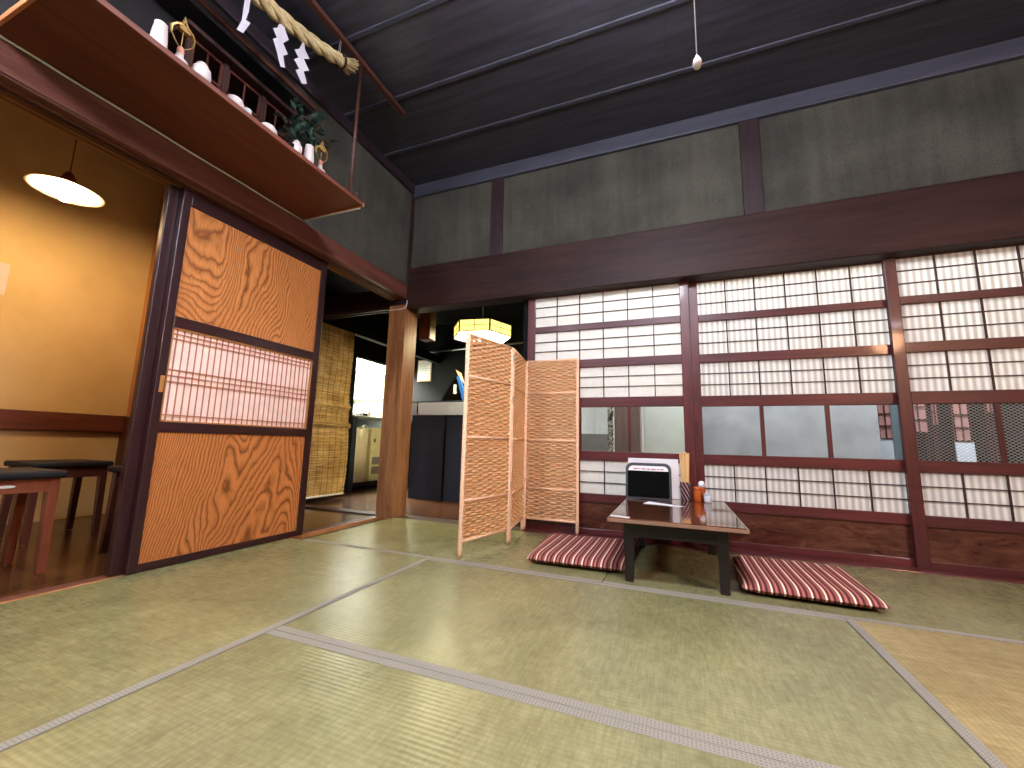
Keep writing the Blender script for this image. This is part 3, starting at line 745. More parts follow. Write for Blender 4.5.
# added pink panels standing in for reflections in the right panes
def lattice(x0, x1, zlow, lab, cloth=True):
    y = 1.4; t = thing('reflected_lattice', (x0, y, 0.0), lab, 'reflection panel', 'pink panels standing in for reflections in the glass')
    MB().box(x0, x1, y, y+0.01, zlow, 1.6).build('reflected_pink', 'pink', t)
    if cloth: MB().box(x0-0.004, x1+0.012, y-0.004, y+0.012, 0.50, zlow-0.008).build('reflected_patch', 'pale_blue', t)  # pale patch added for the bright part of the reflection
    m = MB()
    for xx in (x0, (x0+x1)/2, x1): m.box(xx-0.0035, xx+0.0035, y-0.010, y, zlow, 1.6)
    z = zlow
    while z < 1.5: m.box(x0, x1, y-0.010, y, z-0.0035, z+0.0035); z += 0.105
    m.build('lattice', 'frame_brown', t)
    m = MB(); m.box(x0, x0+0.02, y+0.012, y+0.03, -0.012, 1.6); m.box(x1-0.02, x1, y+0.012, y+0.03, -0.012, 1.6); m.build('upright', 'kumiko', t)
lattice(3.900, 3.990, 0.745, 'narrow pink lattice standing in for a reflection in middle door glass')
lattice(4.110, 4.222, 0.800, 'wide pink lattice standing in for a reflection, left of wire glass', False)
lattice(4.252, 4.292, 0.860, 'very narrow pink strip standing in for a reflection in wire glass', False)
lattice(4.385, 4.480, 0.735, 'pink lattice and pale patch standing in for a bright reflection')
lattice(4.590, 4.640, 0.960, 'short pink lattice standing in for a reflection beside glazing bar', False)
small('reflection_backdrop', (4.10, 5.60, 1.5, 1.9, -0.012, 1.5), 'gloom', 'dark backdrop added behind the reflection panels in wire glass', 'cupboard')  # box added behind the panes for the dark parts of the reflection

# ================================================================== FOLDING SCREEN
A0 = Vector((1.174, -0.946, 0)); A1 = Vector((1.288, -0.505, 0)); A2 = Vector((1.215, -0.045, 0)); A3 = Vector((1.638, -0.048, 0))
t = thing('folding_screen', (1.25, -0.5, 0), 'three-fold woven beige screen standing left of the low table', 'folding screen')
ORG_T = ORG[t.name]
SH = 1.258; ZR = [0.087, 0.303, 0.655, 1.008, SH]
def panel(p, q, gap):
    d = (q-p).normalized(); p2 = p + d*gap; q2 = q - d*gap; nrm = Vector((d.y, -d.x, 0))
    fr = MB()
    for e in (p2, q2):
        fr.tube([(e.x, e.y, 0.0), (e.x, e.y, 0.03), (e.x, e.y, SH)], [0.009, 0.0125, 0.0125], 10)
    for z in ZR:
        fr.tube([p2+Vector((0,0,z)), q2+Vector((0,0,z))], 0.0095, 8)
    f = fr.build('panel_frame', 'weave_frame', t)
    # woven cord
    W = (q2-p2).length - 0.022; n_st = 9; sp = W/n_st; step = 0.0138
    seg = n_st*4
    for k in range(4):
        z0, z1 = ZR[k]+0.005, ZR[k+1]-0.005
        nr = int((z1-z0)/step); w = MB()
        for r in range(nr):
            zc = z0 + (z1-z0)*(r+0.5)/nr; vs = []; jit = random.uniform(-0.0008, 0.0008)
            ph = (r % 2)*PI
            for i in range(seg+1):
                u = 0.011 + W*i/seg; q_ = math.cos(PI*(u-0.011)/sp + ph); off = 0.0050*q_
                hh = 0.0082 + 0.0016*q_
                c_ = p2 + d*u + nrm*off + Vector((0, 0, zc+jit))
                vs += [c_ + Vector((0,0,hh)), c_ + nrm*0.0026, c_ - Vector((0,0,hh)), c_ - nrm*0.0026]
            fs = [(i*4+a, i*4+(a+1) % 4, (i+1)*4+(a+1) % 4, (i+1)*4+a) for i in range(seg) for a in range(4)]
            w.add(vs, fs, True)
        for i in range(n_st+1):
            b = p2 + d*(0.011 + sp*(i+0.5) if i < n_st else W)
            if i < n_st: w.bar((b.x, b.y, z0-0.01), (b.x, b.y, z1+0.01), 0.004, 0.004)
        w.build('woven_infill', 'weave', f)
    return f
panel(A0, A1, 0.012); panel(A1, A2, 0.014); panel(A2, A3, 0.012)
for e in (A1, A2):
    for z in (0.35, 0.9, 1.18):
        MB().box(e.x-0.012, e.x+0.012, e.y-0.012, e.y+0.012, z, z+0.035).build('hinge', 'hinge', t)
m = MB(); m.tube([(A2.x, A2.y-0.006, z) for z in (0.004, 0.5, SH)], 0.0045, 6); m.build('hinge_rod', 'hinge', t)

# ================================================================== LOW TABLE
t = thing('low_table', (2.27, -0.54, 0), 'low black table with glossy walnut top in front of shoji', 'table')
MB().box(1.985, 2.560, -1.0, -0.065, 0.272, 0.295).build('tabletop', 'table_top', t, bevel=0.004)
m = MB()
m.box(1.982, 2.563, -1.004, -0.999, 0.276, 0.2905); m.box(1.9805, 1.986, -1.004, -0.061, 0.276, 0.2905); m.box(2.559, 2.5645, -1.004, -0.061, 0.276, 0.2905)
m.build('edge_band', 'table_edge', t, bevel=0.001)
for lx_, ly_ in ((2.070, -0.91), (2.470, -0.91), (2.070, -0.175), (2.470, -0.175)):
    m = MB(); m.add([(lx_-0.019, ly_-0.019, 0.0), (lx_+0.019, ly_-0.019, 0.0), (lx_+0.019, ly_+0.019, 0.0), (lx_-0.019, ly_+0.019, 0.0),
                     (lx_-0.024, ly_-0.024, 0.272), (lx_+0.024, ly_-0.024, 0.272), (lx_+0.024, ly_+0.024, 0.272), (lx_-0.024, ly_+0.024, 0.272)],
                    [(0,3,2,1),(4,5,6,7),(0,1,5,4),(1,2,6,5),(2,3,7,6),(3,0,4,7)])
    m.build('leg', 'black_wood', t, bevel=0.003)
for b in ((2.09, 2.45, -0.93, -0.905, 0.205, 0.272), (2.09, 2.45, -0.18, -0.155, 0.205, 0.272),
          (2.052, 2.075, -0.89, -0.19, 0.205, 0.272), (2.465, 2.488, -0.89, -0.19, 0.205, 0.272)):
    MB().box(*b).build('apron', 'black_wood', t, bevel=0.002)

# cushions
def zabuton(corners, mat, lab, h=0.05):
    cx_ = sum(p[0] for p in corners)/4; cy_ = sum(p[1] for p in corners)/4
    m = MB(); N = 64; K = 40; vs = []; 
    def P(u, v):
        a, b, c_, d = corners  # near-left, near-right, far-right, far-left
        x = (1-u)*(1-v)*a[0] + u*(1-v)*b[0] + u*v*c_[0] + (1-u)*v*d[0]
        y = (1-u)*(1-v)*a[1] + u*(1-v)*b[1] + u*v*c_[1] + (1-u)*v*d[1]
        return x, y
    for side in (1, -1):
        for j in range(K+1):
            for i in range(N+1):
                u, v = i/N, j/K
                ex = min(u, 1-u)*2; ey = min(v, 1-v)*2
                e = (1-(1-min(1, ex*3.2))**2.2)**0.5 * (1-(1-min(1, ey*3.2))**2.2)**0.5
                x, y = P(u, v)
                # gathered ends: small scallops at the short edges
                y += 0.004*math.sin(x*2*PI/0.0237)*(1 if v < 0.5 else -1)*(max(0, 1-ey*6))
                rib = 0.0022*abs(math.sin(x*PI/0.0237))*min(1, ey*5+0.25)
                zz = 0.004+h*0.5 + side*(h*0.5*e + (rib if e > 0.15 else 0))
                if side < 0: zz = max(0.002, h*0.5+0.004 - h*0.5*e)
                vs.append((x, y, zz))
    S = (N+1)*(K+1); fs = []
    for s_ in range(2):
        for j in range(K):
            for i in range(N):
                a = s_*S + j*(N+1)+i; f = (a, a+1, a+N+2, a+N+1); fs.append(f if s_ == 0 else f[::-1])
    m.add(vs, fs, True)
    o = m.build('floor_cushion', mat, origin=(cx_, cy_, 0))
    return tag(o, lab, 'cushion', 'striped floor cushions beside the low table')
zabuton([(1.54, -0.875), (2.035, -0.855), (2.06, -0.22), (1.485, -0.27)], 'cushion', 'brown and cream striped cushion between folding screen and table')
zabuton([(2.535, -0.895), (3.045, -0.905), (3.06, -0.32), (2.565, -0.32)], 'cushion2', 'brown and cream striped cushion lying right of the table')

# ---- things on the table
TZ = 0.2955
t = thing('order_tablet', (2.12, -0.18, TZ), 'black screen order tablet in grey stand on low table', 'tablet')
def rounded(x0, x1, z0, z1, r, rb=0.008):
    pts = []
    for cx_, cz_, a0, R in ((x1-rb, z0+rb, -PI/2, rb), (x1-r, z1-r, 0, r), (x0+r, z1-r, PI/2, r), (x0+rb, z0+rb, PI, rb)):
        for i in range(7): pts.append((cx_+R*math.cos(a0+PI/2*i/6), cz_+R*math.sin(a0+PI/2*i/6)))
    return pts
# the slab leans back a little: shear y with z
def lean(mb, y0, k=0.16):
    mb.v = [(x, y+(z-TZ)*k, z) for x, y, z in mb.v]; return mb
m = MB(); m.prism(rounded(1.978, 2.258, TZ+0.001, 0.522, 0.042), 'y', -0.215, -0.195); lean(m, 0).build('case', 'dark_grey', t, bevel=0.003)
m = MB(); m.prism(rounded(1.996, 2.240, TZ+0.014, 0.503, 0.030), 'y', -0.2165, -0.2145); lean(m, 0).build('bezel_card', 'white', t)
m = MB(); m.box(1.992, 2.244, -0.2185, -0.2155, TZ+0.014, 0.472); lean(m, 0).build('screen', 'screen', t, bevel=0.001)
m = MB()
for i, (a, b) in enumerate(((2.03, 2.055), (2.06, 2.072), (2.078, 2.105), (2.112, 2.128), (2.134, 2.165), (2.170, 2.185), (2.19, 2.212))):
    m.box(a, b, -0.2178, -0.2162, 0.480, 0.487)
lean(m, 0).build('faded_print', 'red_print', t)
m = MB(); m.prism([(-0.19, TZ+0.001), (-0.10, TZ+0.001), (-0.145, 0.42), (-0.16, 0.42)], 'x', 2.06, 2.17); m.build('stand_foot', 'dark_grey', t, bevel=0.003)
m = MB(); m.prism(rounded(1.985, 2.300, TZ+0.001, 0.549, 0.006, 0.004), 'y', -0.098, -0.090); 
tag(m.build('menu_board', 'white', origin=(2.14, -0.094, TZ), bevel=0.002), 'white menu board standing directly behind the order tablet', 'board')
# chopstick cup and chopsticks
cxx, cyy = 2.338, -0.10
t = thing('chopstick_cup', (cxx, cyy, TZ), 'dark patterned cup holding the wooden chopsticks on the table', 'cup')
m = MB(); m.lathe((cxx, cyy, TZ), [(0.030, 0.0), (0.031, 0.003), (0.0325, 0.112), (0.0325, 0.113), (0.030, 0.112), (0.028, 0.006)], 10)
m.build('cup_wall', 'cup_pattern', t)
base = None
spots = [(-0.020, -0.010), (-0.012, -0.018), (-0.004, -0.020), (0.005, -0.020), (0.013, -0.016), (0.020, -0.008),
         (-0.019, 0.004), (-0.009, -0.004), (0.001, -0.006), (0.011, -0.001), (0.018, 0.008), (-0.010, 0.013), (0.002, 0.012)]
where = ['leftmost in front', 'second from left in front', 'left of centre in front', 'right of centre in front', 'second from right in front', 'rightmost in front']
for i, (dx, dy) in enumerate(spots):
    if base is None:
        m = MB(); m.add([(a*0.0036+cxx, b*0.0028+cyy, TZ+0.008) for a, b in ((-1,-1),(1,-1),(1,1),(-1,1))] +
                        [(a*0.0046+cxx, b*0.0030+cyy, TZ+0.285) for a, b in ((-1,-1),(1,-1),(1,1),(-1,1))],
                        [(0,3,2,1),(4,5,6,7),(0,1,5,4),(1,2,6,5),(2,3,7,6),(3,0,4,7)])
        base = m.build('chopsticks', 'chopstick', origin=(cxx, cyy, TZ), bevel=0.0006); o = base
    else:
        o = base.copy(); C.objects.link(o)
    o.location = (cxx+dx*0.75, cyy+dy*0.75, TZ + 0.0055*((i*5) % 4) + 0.0005)
    o.rotation_euler = (-dy*1.2, dx*2.0, 0.5*math.sin(i*2.3))
    tag(o, 'pale disposable wooden chopsticks upright in the dark patterned cup', 'chopsticks', 'chopsticks in the patterned cup')
# spice shaker, toothpick pot, salt jar
x, y = 2.405, -0.135
t = thing('spice_shaker', (x, y, TZ), 'orange brown bamboo-like shaker right of the chopstick cup', 'shaker')
MB().lathe((x, y, TZ), [(0.020, 0.0), (0.0215, 0.002), (0.0215, 0.066), (0.0205, 0.068)], 20).build('body', 'amber', t)
MB().lathe((x, y, TZ), [(0.0222, 0.068), (0.0222, 0.086), (0.018, 0.09)], 20).build('cap', 'amber', t)
x, y = 2.432, -0.095
t = thing('toothpick_pot', (x, y, TZ), 'small white-topped pot standing behind the orange shaker', 'pot')
MB().lathe((x, y, TZ), [(0.018, 0.0), (0.0185, 0.08), (0.0185, 0.085)], 18).build('body', 'amber', t)
MB().lathe((x, y, TZ), [(0.0195, 0.085), (0.0195, 0.108), (0.012, 0.122), (0.004, 0.124)], 18).build('lid', 'white', t)
x, y = 2.462, -0.15
t = thing('salt_jar', (x, y, TZ), 'squat clear jar with lid, rightmost on the table', 'jar')
MB().lathe((x, y, TZ), [(0.020, 0.0), (0.022, 0.004), (0.022, 0.038), (0.018, 0.043)], 20).build('body', 'clear', t)
MB().lathe((x, y, TZ), [(0.0235, 0.0435), (0.0235, 0.052), (0.006, 0.056)], 20).build('lid', 'clear', t)
tag(MB().prism([(2.125, -0.31), (2.325, -0.43), (2.30, -0.46), (2.10, -0.42)], 'z', TZ+0.0003, TZ+0.0012).build('paper_slip', 'white', origin=(2.2, -0.38, TZ)), 'white paper slip lying on table in front of tablet', 'paper')
tag(MB().prism([(1.990, -0.93), (2.080, -0.955), (2.078, -0.990), (1.992, -0.972)], 'z', TZ+0.0003, TZ+0.001).build('table_sticker', 'white', origin=(2.03, -0.96, TZ)), 'white sticker at the near left corner of the table', 'sticker')

# ================================================================== HOUSEHOLD SHRINE SHELF
t = thing('shrine_shelf', (0.33, -1.88, 2.02), 'long red-brown altar shelf projecting from the left wall', 'shelf')
SX0, SX1, SY0, SY1 = 0.076, 0.572, -2.535, -1.225
MB().box(SX0, SX1, SY0, SY1, 2.024, 2.044).build('shelf_board', 'shelf_wood', t, bevel=0.002)
MB().box(SX1-0.012, SX1+0.006, SY0, SY1+0.004, 2.021, 2.045).build('front_lip', 'shelf_wood', t, bevel=0.003)
MB().box(SX0, SX1+0.006, SY1, SY1+0.014, 2.020, 2.045).build('end_cleat', 'shelf_trim', t, bevel=0.003)
MB().box(SX0, SX1, SY0-0.012, SY0, 2.020, 2.046).build('end_cleat', 'shelf_trim', t, bevel=0.003)
m = MB(); m.tube([(0.556, -1.262, 2.040), (0.556, -1.262, 2.075), (0.556, -1.256, 2.092), (0.556, -1.244, 2.088)], 0.006, 8); m.build('hook', 'bar_wood', t)
tag(MB().box(0.525, 0.560, -3.6, -0.872, 2.93, 2.962).build('ceiling_bar', 'bar_wood', origin=(0.54, -2.2, 2.93), bevel=0.003), 'brown wooden bar under the ceiling above the altar shelf', 'bar')
tag(MB().tube([(0.545, -1.30, 2.0455), (0.545, -1.30, 2.93)], 0.0095, 8).build('hanger_rod', 'bar_wood', origin=(0.545, -1.30, 2.0455)), 'brown rod holding up the right front corner of altar shelf', 'rod')
# canopy board over the shrine
t = thing('canopy_board', (0.17, -1.8, 2.64), 'dark moulded board on the wall above the small shrine', 'board')
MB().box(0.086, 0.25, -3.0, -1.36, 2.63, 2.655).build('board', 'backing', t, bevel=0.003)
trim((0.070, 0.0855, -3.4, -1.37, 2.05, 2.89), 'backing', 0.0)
MB().box(0.235, 0.265, -3.0, -1.35, 2.655, 2.685).build('moulding', 'bar_wood', t, bevel=0.004)
# the small shrine itself
t = thing('household_shrine', (0.2, -1.8, 2.045), 'small dark wooden shrine with lattice doors on altar shelf', 'shrine')
y0, y1 = -2.07, -1.52; x0, x1 = 0.09, 0.29; zt = 2.44
MB().box(x0, x1, y0, y1, 2.046, 2.066).build('plinth', 'shrine', t, bevel=0.003)
MB().box(x0, x0+0.012, y0, y1, 2.066, zt).build('back_wall', 'shrine', t)
MB().box(x0-0.005, x1+0.045, y0-0.03, y1+0.03, zt, zt+0.022).build('roof', 'shrine', t, bevel=0.004)
for yy in (y0+0.012, -1.895, -1.695, y1-0.012):
    MB().box(x1-0.022, x1, yy-0.011, yy+0.011, 2.066, zt).build('post', 'shrine', t, bevel=0.002)
for ya, yb in ((y0+0.023, -1.906), (-1.884, -1.706), (-1.684, y1-0.023)):
    m = MB(); f = 0.012
    m.box(x1-0.018, x1-0.008, ya, ya+f, 2.07, zt-0.004); m.box(x1-0.018, x1-0.008, yb-f, yb, 2.07, zt-0.004)
    for zz in (2.07, 2.19, 2.30, zt-0.016): m.box(x1-0.018, x1-0.008, ya, yb, zz, zz+f)
    mid = (ya+yb)/2; m.box(x1-0.016, x1-0.010, mid-0.004, mid+0.004, 2.07, zt-0.004)
    m.box(x1-0.021, x1-0.018, ya, yb, 2.07, 2.19)
    m.build('door_leaf', 'stool_wood_dark', t, bevel=0.001)

# vases (white sake bottles), flame ornaments, jars
def vase(x, y, lab, n='sake_vase'):
    z = 2.0455; m = MB()
    m.lathe((x, y, z), [(0.024, 0.0), (0.026, 0.004), (0.027, 0.02), (0.024, 0.06), (0.020, 0.094), (0.0205, 0.10), (0.016, 0.10), (0.015, 0.09)], 22)
    return tag(m.build(n, 'ceramic', origin=(x, y, z)), lab, 'vase', 'white cylindrical vases on the altar shelf')
vase(0.545, -2.280, 'white cylindrical vase at the far left of altar shelf')
vase(0.545, -1.600, 'white cylindrical vase at right end of altar shelf')
def flame(x, y, lab, s=1.0):
    z = 2.0455
    t = thing('flame_ornament', (x, y, z), lab, 'ornament', 'gold flame ornaments on white stands')
    MB().lathe((x, y, z), [(0.034*s, 0.0), (0.034*s, 0.006), (0.028*s, 0.022), (0.014*s, 0.034), (0.012*s, 0.05)], 20).build('stand', 'ceramic', t)
    MB().lathe((x, y, z), [(0.011*s, 0.05), (0.013*s, 0.062), (0.010*s, 0.08)], 14).build('stem', 'pink_wood', t)
    m = MB()
    # two curved strips sweep out, meet in a crown and rise to a point
    for sgn in (-1, 1):
        pts = [(0.004, 0.078), (0.022, 0.098), (0.040, 0.122), (0.042, 0.150), (0.030, 0.166), (0.014, 0.172), (0.006, 0.190), (0.0, 0.222)]
        w = [0.006, 0.008, 0.010, 0.016, 0.026, 0.030, 0.020, 0.004]
        for i in range(len(pts)-1):
            a, b = pts[i], pts[i+1]
            m.add([(x-w[i]*0.5*s, y+sgn*a[0]*s, z+a[1]*s), (x+w[i]*0.5*s, y+sgn*a[0]*s, z+a[1]*s-0.004), (x+w[i+1]*0.5*s, y+sgn*b[0]*s, z+b[1]*s-0.004), (x-w[i+1]*0.5*s, y+sgn*b[0]*s, z+b[1]*s),
                   (x-w[i]*0.5*s, y+sgn*(a[0]-0.003)*s, z+a[1]*s-0.006), (x+w[i]*0.5*s, y+sgn*(a[0]-0.003)*s, z+a[1]*s-0.010), (x+w[i+1]*0.5*s, y+sgn*(b[0]-0.003)*s, z+b[1]*s-0.010), (x-w[i+1]*0.5*s, y+sgn*(b[0]-0.003)*s, z+b[1]*s-0.006)],
                  [(0,1,2,3),(4,7,6,5),(0,4,5,1),(1,5,6,2),(2,6,7,3),(3,7,4,0)])
    m.box(x-0.010*s, x+0.010*s, y-0.020*s, y+0.020*s, z+0.150*s, z+0.175*s)
    m.bar((x, y, z+0.075*s), (x, y, z+0.15*s), 0.003, 0.003)
    m.build('flame', 'gold', t)
    return t
flame(0.535, -2.205, 'gold flame ornament on white stand, left of altar shelf')
flame(0.535, -1.515, 'gold flame ornament on white stand, right end of altar shelf', 0.92)
def jar(x, y, r, h, lab, band=False):
    z = 2.0455; t = thing('lidded_jar', (x, y, z), lab, 'jar', 'small white lidded jars on the altar shelf')
    MB().lathe((x, y, z), [(r*0.75, 0), (r*0.95, h*0.12), (r, h*0.35), (r*0.9, h*0.6), (r*0.6, h*0.72)], 22).build('body', 'ceramic', t)
    MB().lathe((x, y, z), [(r*0.66, h*0.73), (r*0.6, h*0.82), (r*0.35, h*0.93), (r*0.12, h)], 18).build('lid', 'ceramic', t)
    if band: MB().lathe((x, y-r*0.7, z), [(r*0.5, 0), (r*0.55, h*0.3), (r*0.5, h*0.5)], 14).build('dark_band', 'black_gloss', t)
jar(0.545, -2.130, 0.034, 0.085, 'round white lidded jar beside the left flame ornament')
jar(0.545, -1.675, 0.027, 0.08, 'small white jar with black side next to right vase', True)
o = MB().lathe((0.535, -1.985, 2.0455), [(0.022, 0), (0.032, 0.01), (0.036, 0.028), (0.028, 0.045), (0.01, 0.052)], 18).build('offering_dish', 'ceramic', origin=(0.535, -1.985, 2.0455))
tag(o, 'small white oval dish before the shrine on altar shelf', 'dish')
o = MB().lathe((0.53, -1.822, 2.0455), [(0.034, 0), (0.042, 0.012), (0.040, 0.028), (0.028, 0.044), (0.012, 0.050)], 22).build('mirror_dish', 'ceramic', origin=(0.53, -1.822, 2.0455))
tag(o, 'white domed dish in the middle of the altar shelf', 'dish')
t = thing('glass_cup', (0.53, -1.925, 2.0455), 'tiny clear glass cup between the white dishes', 'glass')
MB().lathe((0.53, -1.925, 2.0455), [(0.014, 0), (0.018, 0.03), (0.018, 0.045), (0.016, 0.045), (0.012, 0.004)], 16).build('cup_wall', 'clear', t)
tag(MB().lathe((0.40, -1.87, 2.0455), [(0.02, 0), (0.032, 0.03), (0.036, 0.07), (0.03, 0.11), (0.015, 0.13)], 18).build('stone_figure', 'counter_grey', origin=(0.40, -1.87, 2.0455)), 'pale rounded ornament in front of the shrine doors', 'ornament')
# evergreen sprigs in a vase
x, y, z = 0.45, -1.555, 2.0455
t = thing('evergreen_sprigs', (x, y, z), 'dark green evergreen sprigs in vase on altar shelf', 'plant')
MB().lathe((x, y, z), [(0.022, 0), (0.028, 0.03), (0.024, 0.07), (0.012, 0.10), (0.015, 0.12)], 18).build('vase', 'black_gloss', t)
st = MB(); lf = MB(); lf2 = MB()
for i in range(17):
    a = random.uniform(0, 2*PI); sp = random.uniform(0.02, 0.12); hgt = random.uniform(0.14, 0.30)
    pts = [(x+sp*math.cos(a)*f**1.4, y+sp*1.35*math.sin(a)*f**1.4, z+0.10+(hgt-0.02)*f) for f in (0, 0.25, 0.5, 0.75, 1)]
    st.tube(pts, 0.0022, 5)
    for j in range(13):
        f = 0.25 + 0.75*j/12; k0 = min(3, int(f*4)); g = f*4-k0
        p0 = Vector(pts[k0])*(1-g) + Vector(pts[k0+1])*g
        b = random.uniform(0, 2*PI); el = random.uniform(-0.3, 0.9)
        d = Vector((math.cos(b)*math.cos(el), math.sin(b)*math.cos(el), math.sin(el))); L = random.uniform(0.036, 0.056); wd = L*0.30
        sd = d.cross(Vector((0, 0, 1))).normalized()*wd; up = sd.cross(d).normalized()*0.003
        tgt = lf if random.random() < 0.6 else lf2
        tgt.add([p0, p0+d*L*0.4+sd, p0+d*L, p0+d*L*0.4-sd, p0+d*L*0.45+up*2, p0+d*L*0.45-up], [(0,1,4),(1,2,4),(2,3,4),(3,0,4),(1,0,5),(2,1,5),(3,2,5),(0,3,5)])
st.build('stems', 'cord_brown', t); lf.build('leaves', 'leaf', t); lf2.build('young_leaves', 'leaf2', t)

# shimenawa rope
t = thing('sacred_rope', (0.54, -1.9, 2.6), 'thick twisted straw rope hanging above the altar shelf', 'rope')
def rc(s):   # centre line, s = 0..1 from the left to the tasselled right end
    y = -2.48 + 1.02*s; c_ = (y+1.98)
    z = 2.655 + 0.12*max(0, c_)**1.0 + 0.33*c_*c_ + (0.0 if c_ > 0 else 0.1*c_*c_)
    return Vector((0.54, y, z))
n = 150
for k in range(3):
    pts = []; rs = []
    for i in range(n+1):
        s = i/n; c_ = rc(s); th = 2*PI*(s*3.9 + k/3); r = 0.019*(1 - 0.15*s)
        d = (rc(min(1, s+0.01))-rc(max(0, s-0.01))).normalized(); b = Vector((1,0,0)); a = d.cross(b).normalized()
        pts.append(c_ + b*math.cos(th)*r + a*math.sin(th)*r); rs.append(0.0225*(1 - 0.12*s))
    MB().tube(pts, rs, 10).build('strand', 'straw', t)
e = rc(1.0); d = (rc(1.0)-rc(0.97)).normalized()
m = MB()
for i in range(170):
    a = random.uniform(0, 2*PI); q = math.sqrt(random.random()); rr_ = 0.030*q
    o1 = Vector((math.cos(a)*rr_*0.75, 0, math.sin(a)*rr_*0.75)); o2 = Vector((math.cos(a)*rr_*1.35, 0, math.sin(a)*rr_*1.35))
    m.tube([e-d*0.04+o1*1.3, e+d*0.02+o1*1.15, e+d*random.uniform(0.10, 0.115)+o2*1.35], 0.0026, 4)
m.build('tassel', 'straw', t)
m = MB()
for q in (0.0, 0.006, 0.012):
    c_ = e+d*(0.004+q); a = d.cross(Vector((1,0,0))).normalized()
    m.tube([c_ + Vector((1,0,0))*0.040*math.cos(th)+a*0.040*math.sin(th) for th in [2*PI*i/20 for i in range(20)]], 0.0022, 5, closed=True)
m.tube([e+Vector((0,0,-0.035)), e+Vector((0.0,0.003,-0.06)), e+Vector((0,0.014,-0.085))], 0.002, 5)
m.build('binding', 'cord_brown', t)
m = MB(); m.tube([e+Vector((0.0,0,0.03)), (0.54, e.y, 2.932)], 0.0015, 4); m.tube([e+Vector((0.01,-0.02,0.03)), (0.545, e.y-0.012, 2.932)], 0.0015, 4)
m.build('hanging_wire', 'hinge', t)
s1 = [(-2.004, 2.60), (-1.981, 2.605), (-1.981, 2.542), (-1.989, 2.49), (-1.967, 2.498), (-1.992, 2.418), (-2.02, 2.408), (-2.005, 2.472)]
s2 = [(-1.84, 2.626), (-1.81, 2.680), (-1.803, 2.641), (-1.778, 2.607), (-1.805, 2.561), (-1.774, 2.528), (-1.797, 2.498), (-1.78, 2.446), (-1.803, 2.429), (-1.831, 2.489), (-1.856, 2.531), (-1.839, 2.557), (-1.863, 2.585), (-1.839, 2.613)]
s3 = [(-1.695, 2.695), (-1.684, 2.649), (-1.653, 2.623), (-1.685, 2.591), (-1.647, 2.557), (-1.677, 2.524), (-1.651, 2.474), (-1.68, 2.449), (-1.723, 2.488), (-1.703, 2.514), (-1.738, 2.536), (-1.715, 2.569), (-1.741, 2.591), (-1.716, 2.62)]
s1 = [(a, b) for a, b in s1]
for pl in (s1, s2, s3):
    MB().prism(pl, 'x', 0.539, 0.5405).build('paper_streamer', 'paper_white', t)

# pale cable along the lintel
m = MB()
pts = [(0.096, -4.0, 2.016)] + [(0.096, -2.6+0.14*i, 2.015+0.0015*math.sin(i*2.1)) for i in range(11)] + [(0.10, -1.225, 2.016), (0.33, -1.222, 2.0165), (0.55, -1.215, 2.017)]
m.tube(pts, 0.0045, 6)
tag(m.build('lintel_cable', 'cable', origin=(0.1, -2.0, 2.016)), 'pale thin cable running along the lintel under altar shelf', 'cable')
m = MB(); m.tube([(0.10, -0.097, 1.868), (0.104, -0.10, 1.845), (0.099, -0.104, 1.815), (0.101, -0.11, 1.80), (0.085, -0.107, 1.793), (0.03, -0.106, 1.787), (-0.06, -0.106, 1.789), (-0.085, -0.104, 1.787)], 0.0032, 6)
tag(m.build('pillar_cable', 'cable', origin=(0.1, -0.1, 1.8)), 'short pale cable bending around top of corner pillar', 'cable')

# pull cord of the ceiling light
t = thing('pull_cord', (2.38, -1.9, 1.69), 'thin white pull cord with a knob at the top', 'pull cord')
MB().tube([(2.38, -1.9, 1.705), (2.379, -1.9, 2.3), (2.378, -1.9, 2.86)], 0.0016, 6).build('string', 'cable', t)
MB().lathe((2.38, -1.9, 0), [(0.002, 1.672), (0.008, 1.676), (0.0125, 1.688), (0.010, 1.700), (0.004, 1.712), (0.002, 1.716)], 16).build('knob', 'ceramic', t)
MB().lathe((2.38, -1.9, 0), [(0.0055, 1.683), (0.0058, 1.688), (0.0055, 1.693)], 10)
# ceiling lights (the fittings lie outside the picture)
def fitting(x, y, z, r, lab, col, strength, shade=True):
    t = thing('ceiling_light', (x, y, z), lab, 'ceiling light', 'globe ceiling lights above the picture')
    MB().lathe((x, y, 0), [(r*0.5, CEIL-0.002), (r*0.5, CEIL-0.02), (r*0.2, CEIL-0.03)], 24).build('ceiling_rose', 'lamp_housing', t)
    MB().tube([(x, y, CEIL-0.03), (x, y, z+r)], 0.008, 8).build('stem', 'lamp_housing', t)
    m = MB(); m.lathe((x, y, z), [(max(0.003, r*math.sin(PI*i/14)), -r*math.cos(PI*i/14)) for i in range(15)], 28)
    m.build('globe', emis('lamp_globe_glow', col, strength), t)
    if shade:
        MB().tube([(x+0.19*math.cos(2*PI*i/32), y+0.19*math.sin(2*PI*i/32), z+0.15) for i in range(32)], 0.014, 8, closed=True).build('added_uplight', emis('added_uplight_glow', 'eeefff', strength*1.6), t)  # unseen ring added above the globe to brighten the ceiling
        MB().lathe((x, y, z), [(0.30, 0.125), (0.38, 0.075), (0.46, 0.0), (0.457, -0.004), (0.377, 0.068), (0.297, 0.118), (0.30, 0.125)], 40, caps=False).build('shade', 'thin_shade', t)  # unseen shade, shaped to keep lamp light off the upper plaster
    return t
fitting(2.30, -2.20, 2.52, 0.13, 'shaded white ceiling light just above the top of picture', 'eef3ff', 150)
fitting(0.70, -3.60, 2.40, 0.13, 'cool white shaded ceiling light over the left tatami mats', 'e2f0ff', 120)
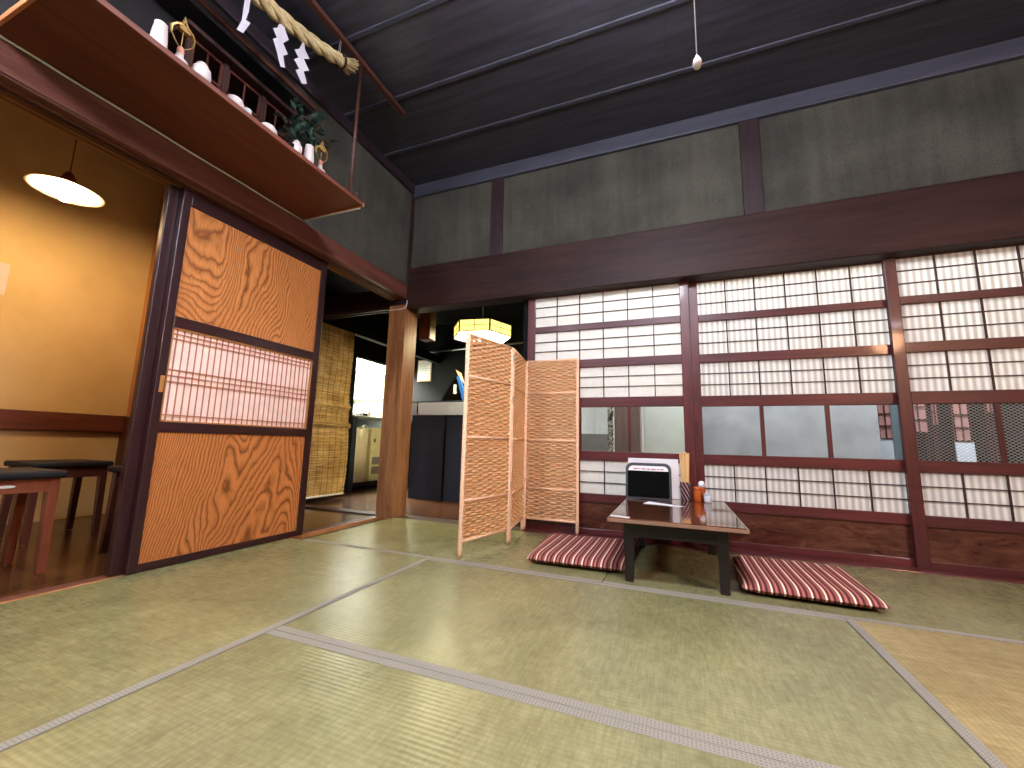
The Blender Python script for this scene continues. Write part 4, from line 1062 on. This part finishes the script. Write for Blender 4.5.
fitting(4.70, -3.10, 1.95, 0.13, 'warm low shaded ceiling light over the right side of room', 'ffc294', 175)

# ================================================================== LIGHTS
def area(name, loc, rot, size, energy, col, shape='RECTANGLE', size_y=None, spread=None):
    l = bpy.data.lights.new(name, 'AREA'); l.energy = energy; l.color = col; l.shape = shape; l.size = size
    if size_y: l.size_y = size_y
    if spread: l.spread = spread
    o = bpy.data.objects.new(name, l); o.location = loc; o.rotation_euler = rot; C.objects.link(o); return o
area('kitchen_light_glow', (-2.7, 1.8, 2.5), (0, 0, 0), 1.4, 750, (1.0, 1.0, 0.93), 'RECTANGLE', 0.8)
area('back_room_fill_glow', (3.4, 0.65, 2.5), (0, 0, 0), 3.6, 100, (0.97, 0.99, 1.0), 'RECTANGLE', 0.5)  # unseen fill added behind the shoji to light the paper through
MB().box(1.6, 5.2, 0.40, 0.90, 2.505, 2.56).build('trim_lamp_housing', 'lamp_housing')['kind'] = 'structure'  # unseen housing added over the back room fill
w = bpy.data.worlds.new('world'); bpy.context.scene.world = w; w.use_nodes = True
w.node_tree.nodes['Background'].inputs[0].default_value = (0.6, 0.65, 0.7, 1); w.node_tree.nodes['Background'].inputs[1].default_value = 0.3

# ================================================================== CAMERA
yaw, pitch, roll, F = 0.379513, 0.1453001, -0.0244719, 412.087
f = Vector((-math.sin(yaw)*math.cos(pitch), math.cos(yaw)*math.cos(pitch), math.sin(pitch)))
r0 = Vector((math.cos(yaw), math.sin(yaw), 0)); d0 = f.cross(r0)
r = r0*math.cos(roll) + d0*math.sin(roll); dn = -r0*math.sin(roll) + d0*math.cos(roll)
cam = bpy.data.cameras.new('camera'); cam.sensor_width = 36; cam.lens = F/1024*36; cam.clip_start = 0.02
co = bpy.data.objects.new('camera', cam); C.objects.link(co)
mt = Matrix.Identity(4)
for i in range(3): mt[i][0] = r[i]; mt[i][1] = -dn[i]; mt[i][2] = -f[i]
mt.translation = Vector((2.293, -3.024, 0.62)); co.matrix_world = mt
sc = bpy.context.scene; sc.camera = co
sc.view_settings.view_transform = 'Standard'; sc.view_settings.look = 'None'; sc.view_settings.gamma = 1.0
sc.view_settings.use_curve_mapping = False; sc.view_settings.exposure = 0.88
sc.cycles.max_bounces = 8; sc.cycles.diffuse_bounces = 5; sc.cycles.transparent_max_bounces = 12
sc.cycles.sample_clamp_indirect = 4.0; sc.cycles.use_denoising = True
sc.cycles.caustics_reflective = False; sc.cycles.caustics_refractive = False
